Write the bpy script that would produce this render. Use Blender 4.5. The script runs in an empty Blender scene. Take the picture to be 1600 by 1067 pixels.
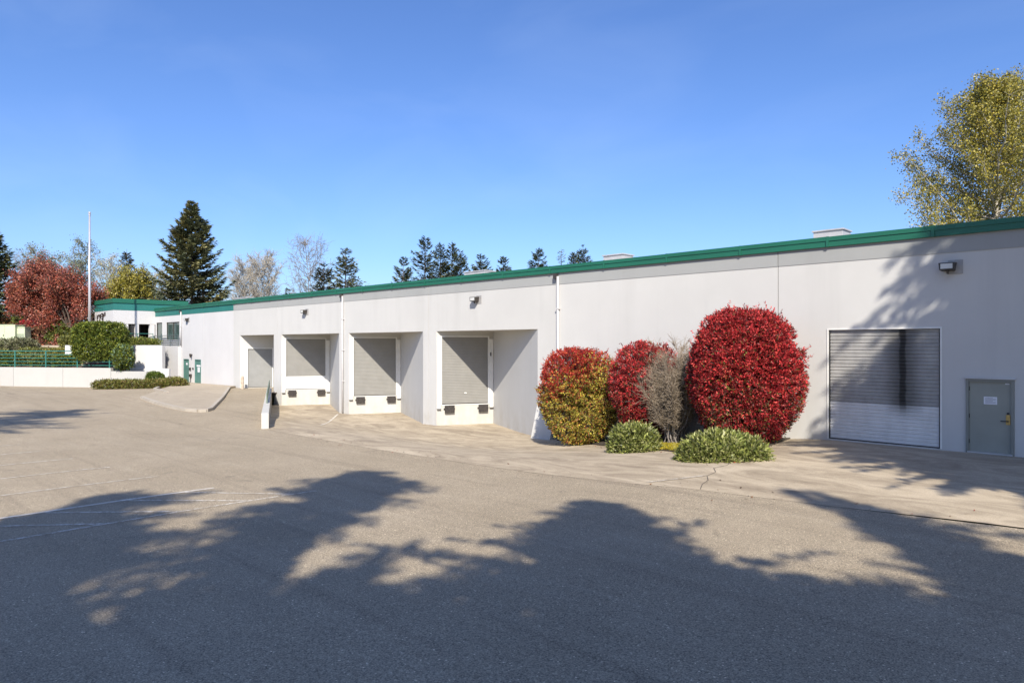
import bpy, bmesh, math, random
import numpy as np
from mathutils import Vector

# ------------------------------------------------------------------ camera, sky, sun, exposure
sc = bpy.context.scene
COL = sc.collection
EYE = 3.2
cam_d = bpy.data.cameras.new('camera')
cam_d.sensor_width = 36.0
cam_d.lens = 1062.0 / 1600.0 * 36.0
cam_d.shift_y = 0.0028
cam_d.clip_start = 0.1
cam_d.clip_end = 5000
cam = bpy.data.objects.new('camera', cam_d)
cam.location = (0, 0, EYE)
cam.rotation_euler = (math.radians(90), 0, math.radians(44.2546))
COL.objects.link(cam)
sc.camera = cam

SUN_EL = math.radians(39.0)
SUN_H = Vector((0.731, -0.682, 0)).normalized()          # horizontal direction towards the sun
SUN_DIR = Vector((SUN_H.x * math.cos(SUN_EL), SUN_H.y * math.cos(SUN_EL), math.sin(SUN_EL)))

world = bpy.data.worlds.new('World')
sc.world = world
world.use_nodes = True
wn = world.node_tree
wn.nodes.clear()
w_out = wn.nodes.new('ShaderNodeOutputWorld')
w_bg = wn.nodes.new('ShaderNodeBackground')
w_sky = wn.nodes.new('ShaderNodeTexSky')
w_sky.sky_type = 'NISHITA'
w_sky.sun_disc = False
w_sky.sun_elevation = SUN_EL
w_sky.sun_rotation = math.atan2(SUN_H.x, SUN_H.y)
w_sky.altitude = 100
w_sky.air_density = 1.0
w_sky.dust_density = 1.3
w_sky.ozone_density = 3.0
w_hsv = wn.nodes.new('ShaderNodeHueSaturation')
w_hsv.inputs['Saturation'].default_value = 1.05
w_hsv.inputs['Hue'].default_value = 0.5
w_bg.inputs['Strength'].default_value = 0.106
w_tint = wn.nodes.new('ShaderNodeMix'); w_tint.data_type = 'RGBA'; w_tint.blend_type = 'MULTIPLY'
w_tint.inputs[0].default_value = 1.0; w_tint.inputs[7].default_value = (0.81, 0.955, 1.28, 1)
# faint high cirrus
w_tc = wn.nodes.new('ShaderNodeTexCoord'); w_mp = wn.nodes.new('ShaderNodeMapping')
w_mp.inputs['Rotation'].default_value = (0.3, 0.2, 0.9); w_mp.inputs['Scale'].default_value = (0.7, 3.0, 5.0)
w_ns = wn.nodes.new('ShaderNodeTexNoise'); w_ns.inputs['Scale'].default_value = 1.6; w_ns.inputs['Detail'].default_value = 6; w_ns.inputs['Distortion'].default_value = 0.6
w_rp = wn.nodes.new('ShaderNodeValToRGB'); w_rp.color_ramp.elements[0].position = 0.46; w_rp.color_ramp.elements[1].position = 0.85
w_rp.color_ramp.elements[1].color = (0.08, 0.08, 0.08, 1)
w_cl = wn.nodes.new('ShaderNodeMix'); w_cl.data_type = 'RGBA'; w_cl.inputs[7].default_value = (6.5, 7.6, 9.5, 1)
wn.links.new(w_tc.outputs['Generated'], w_mp.inputs['Vector']); wn.links.new(w_mp.outputs[0], w_ns.inputs['Vector'])
wn.links.new(w_ns.outputs['Fac'], w_rp.inputs['Fac']); wn.links.new(w_rp.outputs['Color'], w_cl.inputs[0])
wn.links.new(w_sky.outputs[0], w_hsv.inputs['Color'])
wn.links.new(w_hsv.outputs[0], w_tint.inputs[6])
wn.links.new(w_tint.outputs[2], w_cl.inputs[6])
wn.links.new(w_cl.outputs[2], w_bg.inputs['Color'])
wn.links.new(w_bg.outputs[0], w_out.inputs['Surface'])

sun_d = bpy.data.lights.new('sun', 'SUN')
sun_d.energy = 5.0
sun_d.angle = math.radians(0.53)
sun_d.color = (1.0, 0.93, 0.82)
sun = bpy.data.objects.new('sun', sun_d)
sun.rotation_euler = SUN_DIR.to_track_quat('Z', 'Y').to_euler()
sun.location = (30, -30, 60)
COL.objects.link(sun)

sc.view_settings.view_transform = 'Standard'
sc.view_settings.look = 'None'
sc.view_settings.gamma = 1.0
sc.view_settings.use_curve_mapping = False
sc.view_settings.exposure = 0.55

# ------------------------------------------------------------------ helpers
HEAD = math.radians(44.2546)
FX, FY = -math.sin(HEAD), math.cos(HEAD)      # forward of the viewpoint, used only to lay out measured positions
RX, RY = math.cos(HEAD), math.sin(HEAD)


def cw(cx, cz):
    """right/forward metres from the viewpoint -> world x, y"""
    return (RX * cx + FX * cz, RY * cx + FY * cz)


def at_px(px, z): return cw((px - 800) / 1062 * z, z)


def interp(x, tab):
    return float(np.interp(x, [t[0] for t in tab], [t[1] for t in tab]))


def tag(o, label=None, cat=None, group=None, kind=None):
    if label: o['label'] = label
    if cat: o['category'] = cat
    if group: o['group'] = group
    if kind: o['kind'] = kind
    return o


def empty(name, loc=(0, 0, 0), label=None, cat=None, group=None):
    o = bpy.data.objects.new(name, None)
    o.empty_display_size = 0.3
    o.location = loc
    COL.objects.link(o)
    return tag(o, label, cat, group)


def link_mesh(name, me, mat, parent=None):
    o = bpy.data.objects.new(name, me)
    if mat: me.materials.append(mat)
    COL.objects.link(o)
    if parent is not None:
        o.parent = parent
        # children keep world coordinates in their mesh data
        p = parent
        off = Vector((0, 0, 0))
        while p is not None:
            off += p.location
            p = p.parent
        o.location = -off
    return o


class MB:
    def __init__(self):
        self.v = []; self.f = []

    def add(self, vs, fs):
        n = len(self.v)
        self.v += [tuple(v) for v in vs]
        self.f += [tuple(i + n for i in f) for f in fs]
        return self

    def box(self, x0, x1, y0, y1, z0, z1):
        vs = [(x0, y0, z0), (x1, y0, z0), (x1, y1, z0), (x0, y1, z0), (x0, y0, z1), (x1, y0, z1), (x1, y1, z1), (x0, y1, z1)]
        return self.add(vs, [(0, 3, 2, 1), (4, 5, 6, 7), (0, 1, 5, 4), (1, 2, 6, 5), (2, 3, 7, 6), (3, 0, 4, 7)])

    def fbox(self, fr, s0, s1, d0, d1, z0, z1):
        """box in a wall frame: s along the wall, d outwards"""
        vs = [fr(s0, d0, z0), fr(s1, d0, z0), fr(s1, d1, z0), fr(s0, d1, z0), fr(s0, d0, z1), fr(s1, d0, z1), fr(s1, d1, z1), fr(s0, d1, z1)]
        return self.add(vs, [(0, 3, 2, 1), (4, 5, 6, 7), (0, 1, 5, 4), (1, 2, 6, 5), (2, 3, 7, 6), (3, 0, 4, 7)])

    def prism(self, poly, z0, z1):
        n = len(poly)
        z0f = z0 if callable(z0) else (lambda x, y: z0)
        z1f = z1 if callable(z1) else (lambda x, y: z1)
        vs = [(x, y, z0f(x, y)) for x, y in poly] + [(x, y, z1f(x, y)) for x, y in poly]
        fs = [tuple(range(n - 1, -1, -1)), tuple(range(n, 2 * n))]
        fs += [(i, (i + 1) % n, n + (i + 1) % n, n + i) for i in range(n)]
        return self.add(vs, fs)

    def tube(self, p0, p1, r0, r1=None, n=8, cap=True):
        r1 = r0 if r1 is None else r1
        p0 = Vector(p0); p1 = Vector(p1)
        d = (p1 - p0).normalized()
        a = d.orthogonal().normalized(); b = d.cross(a)
        vs = []
        for p, r in ((p0, r0), (p1, r1)):
            for i in range(n):
                t = 2 * math.pi * i / n
                vs.append(p + a * (r * math.cos(t)) + b * (r * math.sin(t)))
        fs = [(i, (i + 1) % n, n + (i + 1) % n, n + i) for i in range(n)]
        if cap: fs += [tuple(range(n - 1, -1, -1)), tuple(range(n, 2 * n))]
        return self.add(vs, fs)

    def build(self, name, mat, parent=None, smooth=False, bevel=0.0):
        me = bpy.data.meshes.new(name)
        me.from_pydata(self.v, [], self.f)
        bm = bmesh.new(); bm.from_mesh(me)
        bmesh.ops.recalc_face_normals(bm, faces=bm.faces)
        if bevel > 0:
            es = [e for e in bm.edges if len(e.link_faces) == 2 and e.calc_face_angle() > 0.5]
            bmesh.ops.bevel(bm, geom=es, offset=bevel, segments=2, profile=0.6, affect='EDGES', clamp_overlap=True)
        bm.to_mesh(me); bm.free()
        if smooth:
            for p in me.polygons: p.use_smooth = True
        return link_mesh(name, me, mat, parent)


def wall_cells(fr, s0, s1, z0, z1, holes, d0, d1):
    """solid wall slab with rectangular holes, only outer faces"""
    m = MB()
    S = sorted(set([s0, s1] + [h[i] for h in holes for i in (0, 1) if s0 < h[i] < s1]))
    Z = sorted(set([z0, z1] + [h[i] for h in holes for i in (2, 3) if z0 < h[i] < z1]))
    def solid(i, j):
        if i < 0 or j < 0 or i >= len(S) - 1 or j >= len(Z) - 1: return False
        s = (S[i] + S[i + 1]) / 2; z = (Z[j] + Z[j + 1]) / 2
        return not any(h[0] < s < h[1] and h[2] < z < h[3] for h in holes)
    idx = {}
    def vid(i, j, k):
        key = (i, j, k)
        if key not in idx:
            idx[key] = len(m.v)
            m.v.append(tuple(fr(S[i], (d0, d1)[k], Z[j])))
        return idx[key]
    for i in range(len(S) - 1):
        for j in range(len(Z) - 1):
            if not solid(i, j): continue
            m.f.append((vid(i, j, 1), vid(i + 1, j, 1), vid(i + 1, j + 1, 1), vid(i, j + 1, 1)))
            m.f.append((vid(i, j, 0), vid(i, j + 1, 0), vid(i + 1, j + 1, 0), vid(i + 1, j, 0)))
            if not solid(i - 1, j): m.f.append((vid(i, j, 0), vid(i, j, 1), vid(i, j + 1, 1), vid(i, j + 1, 0)))
            if not solid(i + 1, j): m.f.append((vid(i + 1, j, 0), vid(i + 1, j + 1, 0), vid(i + 1, j + 1, 1), vid(i + 1, j, 1)))
            if not solid(i, j - 1): m.f.append((vid(i, j, 0), vid(i + 1, j, 0), vid(i + 1, j, 1), vid(i, j, 1)))
            if not solid(i, j + 1): m.f.append((vid(i, j + 1, 0), vid(i, j + 1, 1), vid(i + 1, j + 1, 1), vid(i + 1, j + 1, 0)))
    return m


def frame_of(ox, oy, ax, ay, nx, ny):
    return lambda s, d, z: (ox + ax * s + nx * d, oy + ay * s + ny * d, z)


# ------------------------------------------------------------------ materials
def nodes_of(name):
    m = bpy.data.materials.new(name)
    m.use_nodes = True
    nt = m.node_tree
    return m, nt, nt.nodes['Principled BSDF']


def N(nt, kind, **kw):
    n = nt.nodes.new(kind)
    for k, v in kw.items():
        if k.startswith('i_'):
            n.inputs[k[2:].replace('_', ' ')].default_value = v
        else:
            setattr(n, k, v)
    return n


def coords(nt, scale=(1, 1, 1), loc=(0, 0, 0)):
    g = N(nt, 'ShaderNodeNewGeometry')
    mp = N(nt, 'ShaderNodeMapping')
    mp.inputs['Scale'].default_value = scale
    mp.inputs['Location'].default_value = loc
    nt.links.new(g.outputs['Position'], mp.inputs['Vector'])
    return mp.outputs[0]


def noise(nt, vec, scale, detail=4, rough=0.55, dist=0.0):
    n = N(nt, 'ShaderNodeTexNoise')
    n.inputs['Scale'].default_value = scale
    n.inputs['Detail'].default_value = detail
    n.inputs['Roughness'].default_value = rough
    n.inputs['Distortion'].default_value = dist
    nt.links.new(vec, n.inputs['Vector'])
    return n.outputs['Fac']


def ramp(nt, fac, stops):
    r = N(nt, 'ShaderNodeValToRGB')
    el = r.color_ramp.elements
    while len(el) < len(stops): el.new(0.5)
    for e, (p, c) in zip(el, stops):
        e.position = p
        e.color = (c, c, c, 1) if isinstance(c, (int, float)) else (*c, 1)
    nt.links.new(fac, r.inputs['Fac'])
    return r.outputs['Color']


def mixc(nt, fac, a, b, blend='MIX'):
    m = N(nt, 'ShaderNodeMix', data_type='RGBA', blend_type=blend)
    for sock, val in ((m.inputs[0], fac), (m.inputs[6], a), (m.inputs[7], b)):
        if isinstance(val, bpy.types.NodeSocket): nt.links.new(val, sock)
        elif isinstance(val, (int, float)): sock.default_value = val
        else: sock.default_value = (*val, 1)
    return m.outputs[2]


def bump(nt, bsdf, h, strength, dist):
    b = N(nt, 'ShaderNodeBump')
    b.inputs['Strength'].default_value = strength
    b.inputs['Distance'].default_value = dist
    nt.links.new(h, b.inputs['Height'])
    nt.links.new(b.outputs[0], bsdf.inputs['Normal'])


def mat_plain(name, col, rough=0.6, metal=0.0, var=0.12, scale=1.5, bump_s=0.0, spec=0.5):
    m, nt, b = nodes_of(name)
    f = noise(nt, coords(nt), scale, 5)
    lo = tuple(c * (1 - var) for c in col); hi = tuple(min(1, c * (1 + var)) for c in col)
    c = ramp(nt, f, [(0.3, lo), (0.7, hi)])
    nt.links.new(c, b.inputs['Base Color'])
    b.inputs['Roughness'].default_value = rough
    b.inputs['Metallic'].default_value = metal
    b.inputs['Specular IOR Level'].default_value = spec
    if bump_s: bump(nt, b, noise(nt, coords(nt), 40, 3), bump_s, 0.01)
    return m


def mat_asphalt():
    m, nt, b = nodes_of('aged_asphalt')
    v = coords(nt)
    grain = noise(nt, v, 55, 3, 0.7)
    vor = N(nt, 'ShaderNodeTexVoronoi'); vor.inputs['Scale'].default_value = 62
    nt.links.new(v, vor.inputs['Vector'])
    big = noise(nt, v, 0.22, 5, 0.6, 0.4)
    mid = noise(nt, v, 1.7, 5, 0.65)
    streak = noise(nt, coords(nt, (0.25, 1.6, 1)), 0.9, 5, 0.6, 0.6)
    base = ramp(nt, big, [(0.3, (0.315, 0.258, 0.178)), (0.7, (0.390, 0.322, 0.228))])
    base = mixc(nt, ramp(nt, mid, [(0.35, 0.0), (0.75, 0.35)]), base, (0.255, 0.209, 0.150))
    base = mixc(nt, ramp(nt, streak, [(0.52, 0.0), (0.75, 0.4)]), base, (0.44, 0.372, 0.272))
    oil = noise(nt, coords(nt, (1, 1, 1), (11, 4, 0)), 0.75, 3, 0.5, 1.2)
    base = mixc(nt, ramp(nt, oil, [(0.66, 0.0), (0.76, 0.45)]), base, (0.11, 0.09, 0.07))
    tyre = noise(nt, coords(nt, (0.10, 2.6, 1), (0, 5, 0)), 0.8, 4, 0.55, 0.25)
    base = mixc(nt, ramp(nt, tyre, [(0.56, 0.0), (0.72, 0.4)]), base, (0.19, 0.152, 0.108))
    g = ramp(nt, grain, [(0.28, 0.38), (0.5, 1.0), (0.74, 1.7)])
    col = mixc(nt, 1.0, base, g, 'MULTIPLY')
    spk = ramp(nt, vor.outputs['Color'], [(0.0, 0.45), (0.5, 0.95), (0.88, 1.1), (0.97, 2.8)])
    col = mixc(nt, 0.8, col, mixc(nt, 1.0, col, spk, 'MULTIPLY'))
    nt.links.new(col, b.inputs['Base Color'])
    b.inputs['Roughness'].default_value = 0.88
    b.inputs['Specular IOR Level'].default_value = 0.3
    bump(nt, b, grain, 0.7, 0.014)
    return m


def mat_concrete(name, c0, c1, dirt=(0.22, 0.18, 0.135), dirt_amt=0.7, fine=40):
    m, nt, b = nodes_of(name)
    v = coords(nt)
    big = noise(nt, v, 0.35, 6, 0.65, 0.8)
    st = noise(nt, coords(nt, (0.45, 1.1, 1), (3, 1, 0)), 0.9, 8, 0.72, 1.2)
    fi = noise(nt, v, fine, 3, 0.7)
    col = ramp(nt, big, [(0.3, c0), (0.7, c1)])
    col = mixc(nt, ramp(nt, st, [(0.42, 0.0), (0.66, dirt_amt)]), col, dirt)
    bl = noise(nt, v, 2.3, 6, 0.75)
    col = mixc(nt, ramp(nt, bl, [(0.58, 0.0), (0.8, 0.5)]), col, (0.16, 0.135, 0.10))
    col = mixc(nt, 1.0, col, ramp(nt, fi, [(0.25, 0.75), (0.75, 1.22)]), 'MULTIPLY')
    nt.links.new(col, b.inputs['Base Color'])
    b.inputs['Roughness'].default_value = 0.85
    bump(nt, b, fi, 0.3, 0.006)
    return m


def mat_painted_wall(name, col, stain=0.26, rust=0.0, low_dirt=0.5):
    """painted tilt-up concrete: faint vertical run-off streaks and dirt splashed near the foot"""
    m, nt, b = nodes_of(name)
    v = coords(nt)
    st = noise(nt, coords(nt, (0.8, 0.8, 0.05)), 1.3, 7, 0.62)
    bl = noise(nt, v, 0.5, 5, 0.6)
    fi = noise(nt, v, 25, 3, 0.6)
    c = ramp(nt, bl, [(0.3, tuple(x * 0.94 for x in col)), (0.7, col)])
    c = mixc(nt, ramp(nt, st, [(0.52, 0.0), (0.72, stain)]), c, tuple(x * 0.72 for x in col))
    if rust:
        r = noise(nt, coords(nt, (1.1, 1.1, 0.12), (7, 2, 0)), 1.0, 4, 0.55)
        c = mixc(nt, ramp(nt, r, [(0.62, 0.0), (0.8, rust)]), c, (0.45, 0.28, 0.15))
    if low_dirt:
        g = N(nt, 'ShaderNodeNewGeometry'); sx = N(nt, 'ShaderNodeSeparateXYZ')
        nt.links.new(g.outputs['Position'], sx.inputs[0])
        mr = N(nt, 'ShaderNodeMapRange'); mr.inputs[1].default_value = -1.3; mr.inputs[2].default_value = 0.55
        mr.inputs[3].default_value = 1.0; mr.inputs[4].default_value = 0.0
        nt.links.new(sx.outputs[2], mr.inputs[0])
        dn = noise(nt, coords(nt, (1, 1, 0.6)), 1.6, 6, 0.7)
        mm = N(nt, 'ShaderNodeMath', operation='MULTIPLY')
        nt.links.new(mr.outputs[0], mm.inputs[0]); nt.links.new(ramp(nt, dn, [(0.4, 0.0), (0.7, low_dirt)]), mm.inputs[1])
        c = mixc(nt, mm.outputs[0], c, (0.36, 0.32, 0.24))
    oi = N(nt, 'ShaderNodeObjectInfo')
    c = mixc(nt, 1.0, c, ramp(nt, oi.outputs['Random'], [(0.0, 0.955), (1.0, 1.02)]), 'MULTIPLY')
    nt.links.new(c, b.inputs['Base Color'])
    b.inputs['Roughness'].default_value = 0.7
    b.inputs['Specular IOR Level'].default_value = 0.25
    bump(nt, b, fi, 0.12, 0.006)
    return m


def mat_leaf(name, rough=0.45, trans=0.25, spec=0.5):
    m, nt, b = nodes_of(name)
    at = N(nt, 'ShaderNodeAttribute', attribute_name='Col')
    nt.links.new(at.outputs['Color'], b.inputs['Base Color'])
    b.inputs['Roughness'].default_value = rough
    b.inputs['Specular IOR Level'].default_value = spec
    if trans:
        t = N(nt, 'ShaderNodeBsdfTranslucent')
        nt.links.new(at.outputs['Color'], t.inputs['Color'])
        mx = N(nt, 'ShaderNodeMixShader'); mx.inputs[0].default_value = trans
        out = nt.nodes['Material Output']
        nt.links.new(b.outputs[0], mx.inputs[1]); nt.links.new(t.outputs[0], mx.inputs[2])
        nt.links.new(mx.outputs[0], out.inputs['Surface'])
    return m


def mat_glass(name, tint):
    m, nt, b = nodes_of(name)
    b.inputs['Base Color'].default_value = (*tint, 1)
    b.inputs['Roughness'].default_value = 0.06
    b.inputs['Specular IOR Level'].default_value = 0.9
    return m


def mat_smoke_door():
    """grey slatted curtain with a soot streak burnt down it and a white lower part"""
    m, nt, b = nodes_of('sooted_door_paint')
    g = N(nt, 'ShaderNodeNewGeometry'); sx = N(nt, 'ShaderNodeSeparateXYZ')
    nt.links.new(g.outputs['Position'], sx.inputs[0])
    def mrange(sock, a, bb, c, d, smooth=True):
        r = N(nt, 'ShaderNodeMapRange')
        if smooth: r.interpolation_type = 'SMOOTHSTEP'
        r.inputs[1].default_value = a; r.inputs[2].default_value = bb; r.inputs[3].default_value = c; r.inputs[4].default_value = d
        nt.links.new(sock, r.inputs[0]); return r.outputs[0]
    low = mrange(sx.outputs[2], 1.28, 1.285, 1.0, 0.0, False)
    dirt = noise(nt, coords(nt, (1.5, 1.5, 0.8)), 2.2, 6, 0.7)
    grey = ramp(nt, dirt, [(0.3, (0.27, 0.265, 0.25)), (0.7, (0.37, 0.36, 0.34))])
    white = ramp(nt, dirt, [(0.3, (0.60, 0.59, 0.57)), (0.7, (0.70, 0.69, 0.67))])
    c = mixc(nt, low, grey, white)
    wob = noise(nt, coords(nt, (1, 1, 1)), 1.4, 4, 0.6)
    ax = N(nt, 'ShaderNodeMath', operation='MULTIPLY_ADD'); ax.inputs[1].default_value = 0.18; ax.inputs[2].default_value = 6.03
    nt.links.new(wob, ax.inputs[0])
    dx = N(nt, 'ShaderNodeMath', operation='ADD'); nt.links.new(sx.outputs[0], dx.inputs[0]); nt.links.new(ax.outputs[0], dx.inputs[1])
    ab = N(nt, 'ShaderNodeMath', operation='ABSOLUTE'); nt.links.new(dx.outputs[0], ab.inputs[0])
    core = mrange(ab.outputs[0], 0.05, 0.22, 1.0, 0.0)
    halo = mrange(ab.outputs[0], 0.05, 0.75, 0.7, 0.0)
    mxn = N(nt, 'ShaderNodeMath', operation='MAXIMUM'); nt.links.new(core, mxn.inputs[0]); nt.links.new(halo, mxn.inputs[1])
    hgt = mrange(sx.outputs[2], 0.75, 1.45, 0.0, 1.0)
    mu = N(nt, 'ShaderNodeMath', operation='MULTIPLY'); nt.links.new(mxn.outputs[0], mu.inputs[0]); nt.links.new(hgt, mu.inputs[1])
    c = mixc(nt, mu.outputs[0], c, (0.016, 0.014, 0.012))
    nt.links.new(c, b.inputs['Base Color'])
    b.inputs['Roughness'].default_value = 0.55
    return m


M = {}
M['asphalt'] = mat_asphalt()
M['apron'] = mat_concrete('stained_concrete', (0.37, 0.300, 0.206), (0.52, 0.432, 0.308), dirt=(0.16, 0.120, 0.078))
M['kerb'] = mat_concrete('kerb_concrete', (0.38, 0.335, 0.27), (0.46, 0.41, 0.335), dirt_amt=0.35)
M['walk'] = mat_concrete('walk_concrete', (0.35, 0.29, 0.21), (0.42, 0.352, 0.258), dirt_amt=0.3)
M['wall'] = mat_painted_wall('painted_wall', (0.53, 0.522, 0.498))
M['wall_bright'] = mat_painted_wall('white_painted_wall', (0.57, 0.56, 0.55), stain=0.12, low_dirt=0.15)
M['wall_rust'] = mat_painted_wall('white_retaining_paint', (0.45, 0.437, 0.405), stain=0.15, rust=0.7, low_dirt=0.0)
M['dock_wall'] = mat_painted_wall('dock_wall_paint', (0.53, 0.515, 0.47), stain=0.25, low_dirt=0.5)
M['band'] = mat_painted_wall('grey_band_paint', (0.335, 0.34, 0.33), stain=0.2, low_dirt=0.0)
M['coping'] = mat_plain('green_coping_metal', (0.013, 0.115, 0.070), 0.42, 0.0, 0.08, 0.7)
M['teal'] = mat_plain('teal_band_paint', (0.018, 0.150, 0.130), 0.6, 0.0, 0.08, 0.8)
M['teal_door'] = mat_plain('teal_door_paint', (0.085, 0.185, 0.16), 0.5, 0.0, 0.12, 1.2)
M['sage'] = mat_plain('sage_door_paint', (0.27, 0.275, 0.235), 0.5, 0.0, 0.08, 1.5)
M['sage_dark'] = mat_plain('sage_frame_paint', (0.21, 0.215, 0.19), 0.5, 0.0, 0.1, 1.5)
M['shutter'] = mat_plain('grey_shutter', (0.255, 0.247, 0.225), 0.5, 0.0, 0.06, 2.0)
M['shutter_dark'] = mat_plain('pale_grey_shutter', (0.27, 0.27, 0.258), 0.5, 0.0, 0.06, 2.0)
M['shutter_white'] = mat_plain('white_shutter_panel', (0.78, 0.77, 0.74), 0.5, 0.0, 0.04, 2.0)
M['soot'] = mat_smoke_door()
M['white'] = mat_plain('white_trim_paint', (0.70, 0.69, 0.65), 0.5, 0.0, 0.06, 3.0)
M['pipe'] = mat_plain('pale_pipe_paint', (0.53, 0.515, 0.505), 0.45, 0.0, 0.05, 3.0)
M['rubber'] = mat_plain('bumper_rubber', (0.045, 0.038, 0.034), 0.85, 0.0, 0.4, 9.0, 0.4)
M['black'] = mat_plain('black_metal', (0.018, 0.017, 0.017), 0.45, 0.0, 0.2, 5.0)
M['bronze'] = mat_plain('dark_bronze_metal', (0.055, 0.048, 0.042), 0.45, 0.2, 0.2, 5.0)
M['brass'] = mat_plain('worn_brass', (0.42, 0.30, 0.12), 0.35, 0.8, 0.15, 8.0)
M['lens'] = mat_plain('lamp_lens', (0.55, 0.55, 0.52), 0.2, 0.0, 0.1, 10.0)
M['plate'] = mat_plain('grey_back_plate', (0.32, 0.31, 0.30), 0.6, 0.0, 0.1, 6.0)
M['galv'] = mat_plain('galvanised_metal', (0.50, 0.49, 0.48), 0.5, 0.3, 0.12, 2.0)
M['roof'] = mat_plain('roof_membrane', (0.45, 0.44, 0.42), 0.8, 0.0, 0.1, 0.6)
M['dark_gap'] = mat_plain('joint_sealant', (0.10, 0.095, 0.09), 0.8, 0.0, 0.1, 2.0)
def mat_line(name, cover):
    m, nt, b = nodes_of(name)
    v = coords(nt)
    w = noise(nt, v, 9, 6, 0.75); w2 = noise(nt, v, 1.1, 3, 0.6)
    grain = ramp(nt, noise(nt, v, 55, 3, 0.7), [(0.28, 0.55), (0.74, 1.4)])
    c = mixc(nt, ramp(nt, w, [(0.5 - cover, 0.0), (0.72 - cover, 1.0)]), (0.30, 0.24, 0.165), (0.68, 0.63, 0.54))
    c = mixc(nt, ramp(nt, w2, [(0.45, 0.0), (0.7, 0.55)]), c, (0.33, 0.275, 0.20))
    nt.links.new(mixc(nt, 1.0, c, grain, 'MULTIPLY'), b.inputs['Base Color'])
    b.inputs['Roughness'].default_value = 0.85
    return m
M['paint_line'] = mat_line('worn_line_paint', 0.10)
M['paint_white'] = mat_line('fresher_line_paint', 0.22)
M['paper'] = mat_plain('paper_notice', (0.72, 0.72, 0.74), 0.7, 0.0, 0.03, 5.0)
M['ink'] = mat_plain('printed_ink', (0.10, 0.10, 0.14), 0.8, 0.0, 0.1, 5.0)
M['teal_rail'] = mat_plain('teal_railing_paint', (0.03, 0.15, 0.125), 0.45, 0.0, 0.1, 4.0)
M['green_rail'] = mat_plain('faded_green_rail', (0.17, 0.22, 0.17), 0.6, 0.0, 0.2, 6.0)
M['grey_rail'] = mat_plain('dark_grey_railing', (0.085, 0.11, 0.115), 0.5, 0.0, 0.1, 4.0)
M['pole'] = mat_plain('brushed_flagpole', (0.56, 0.54, 0.55), 0.35, 0.5, 0.05, 1.0)
M['cabinet'] = mat_plain('pale_green_cabinet', (0.50, 0.54, 0.36), 0.55, 0.0, 0.05, 1.5)
M['louvre'] = mat_plain('cabinet_louvre', (0.20, 0.23, 0.17), 0.6, 0.0, 0.1, 6.0)
M['glass'] = mat_glass('window_glass', (0.055, 0.085, 0.075))
M['glass_dark'] = mat_glass('entry_glass', (0.03, 0.026, 0.024))
M['bollard'] = mat_plain('worn_bollard_paint', (0.46, 0.37, 0.28), 0.7, 0.0, 0.3, 5.0)
M['mulch'] = mat_plain('bark_mulch', (0.115, 0.070, 0.048), 0.95, 0.0, 0.45, 9.0, 0.8)
M['soil'] = mat_plain('dark_bed_soil', (0.055, 0.042, 0.028), 0.95, 0.0, 0.5, 6.0, 0.8)
M['moss'] = mat_plain('yellow_moss', (0.42, 0.33, 0.02), 0.95, 0.0, 0.4, 8.0, 0.8)
M['grass'] = mat_plain('rough_grass', (0.060, 0.085, 0.026), 0.95, 0.0, 0.4, 1.3, 0.6)
M['bark'] = mat_plain('brown_bark', (0.090, 0.066, 0.048), 0.9, 0.0, 0.35, 6.0, 0.6)
M['bark_pale'] = mat_plain('pale_grey_bark', (0.38, 0.345, 0.285), 0.9, 0.0, 0.25, 4.0, 0.4)
M['bark_grey'] = mat_plain('grey_bark', (0.24, 0.212, 0.185), 0.9, 0.0, 0.25, 4.0, 0.4)
M['leaf'] = mat_leaf('leaf', 0.45, 0.25)
M['leaf_gloss'] = mat_leaf('glossy_leaf', 0.5, 0.14, 0.28)
M['needle'] = mat_leaf('needle', 0.6, 0.12, 0.3)
M['twig'] = mat_plain('dead_twig', (0.27, 0.215, 0.155), 0.9, 0.0, 0.3, 3.0)
M['sign'] = mat_plain('dark_sign_letters', (0.045, 0.032, 0.028), 0.5, 0.0, 0.1, 5.0)
M['crack'] = mat_plain('crack_dark', (0.09, 0.078, 0.062), 0.95, 0.0, 0.3, 12.0)  # even dark tone of the slab crack and wall joints

# ------------------------------------------------------------------ ground levels
Y_W = 23.8                                      # street face of the warehouse
A_TAB = [(-200, -.5), (-65, -.42), (-55, -.30), (-48, -.34), (-40, -.46), (-29, -.60), (-20, -.36), (-12, -.16), (-8, -.03), (0, 0.0), (60, 0.0)]
P_TAB = [(-60, -1.27), (-24, -1.25), (-20, -1.14), (-16, -.78), (-12, -.32), (-8.6, -.01), (0, .02), (60, .02)]
E_TAB = [(-29.3, 14.15), (-25, 13.75), (-20, 13.3), (-15, 13.12), (-12, 13.12), (-9, 13.4), (-7, 13.8), (-5, 14.1), (-2, 14.65), (6, 15.6), (40, 16.5)]


def sstep(t):
    t = max(0.0, min(1.0, t)); return t * t * (3 - 2 * t)


def edge_y(x): return interp(x, E_TAB)
def g_asphalt(x, y):
    return interp(x, A_TAB) * (0.45 + 0.55 * sstep((y - 4) / 9))
def g_apron(x, y):
    e = edge_y(x)
    return g_asphalt(x, e) + (interp(x, P_TAB) - g_asphalt(x, e)) * sstep((y - e) / 7.0)


RW0 = (-29.3, 14.15); RW1 = (-47.35, 23.2)     # kerb wall beside the ramp
def ramp_x(y): return RW0[0] + (RW1[0] - RW0[0]) * (y - RW0[1]) / (RW1[1] - RW0[1])


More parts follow.
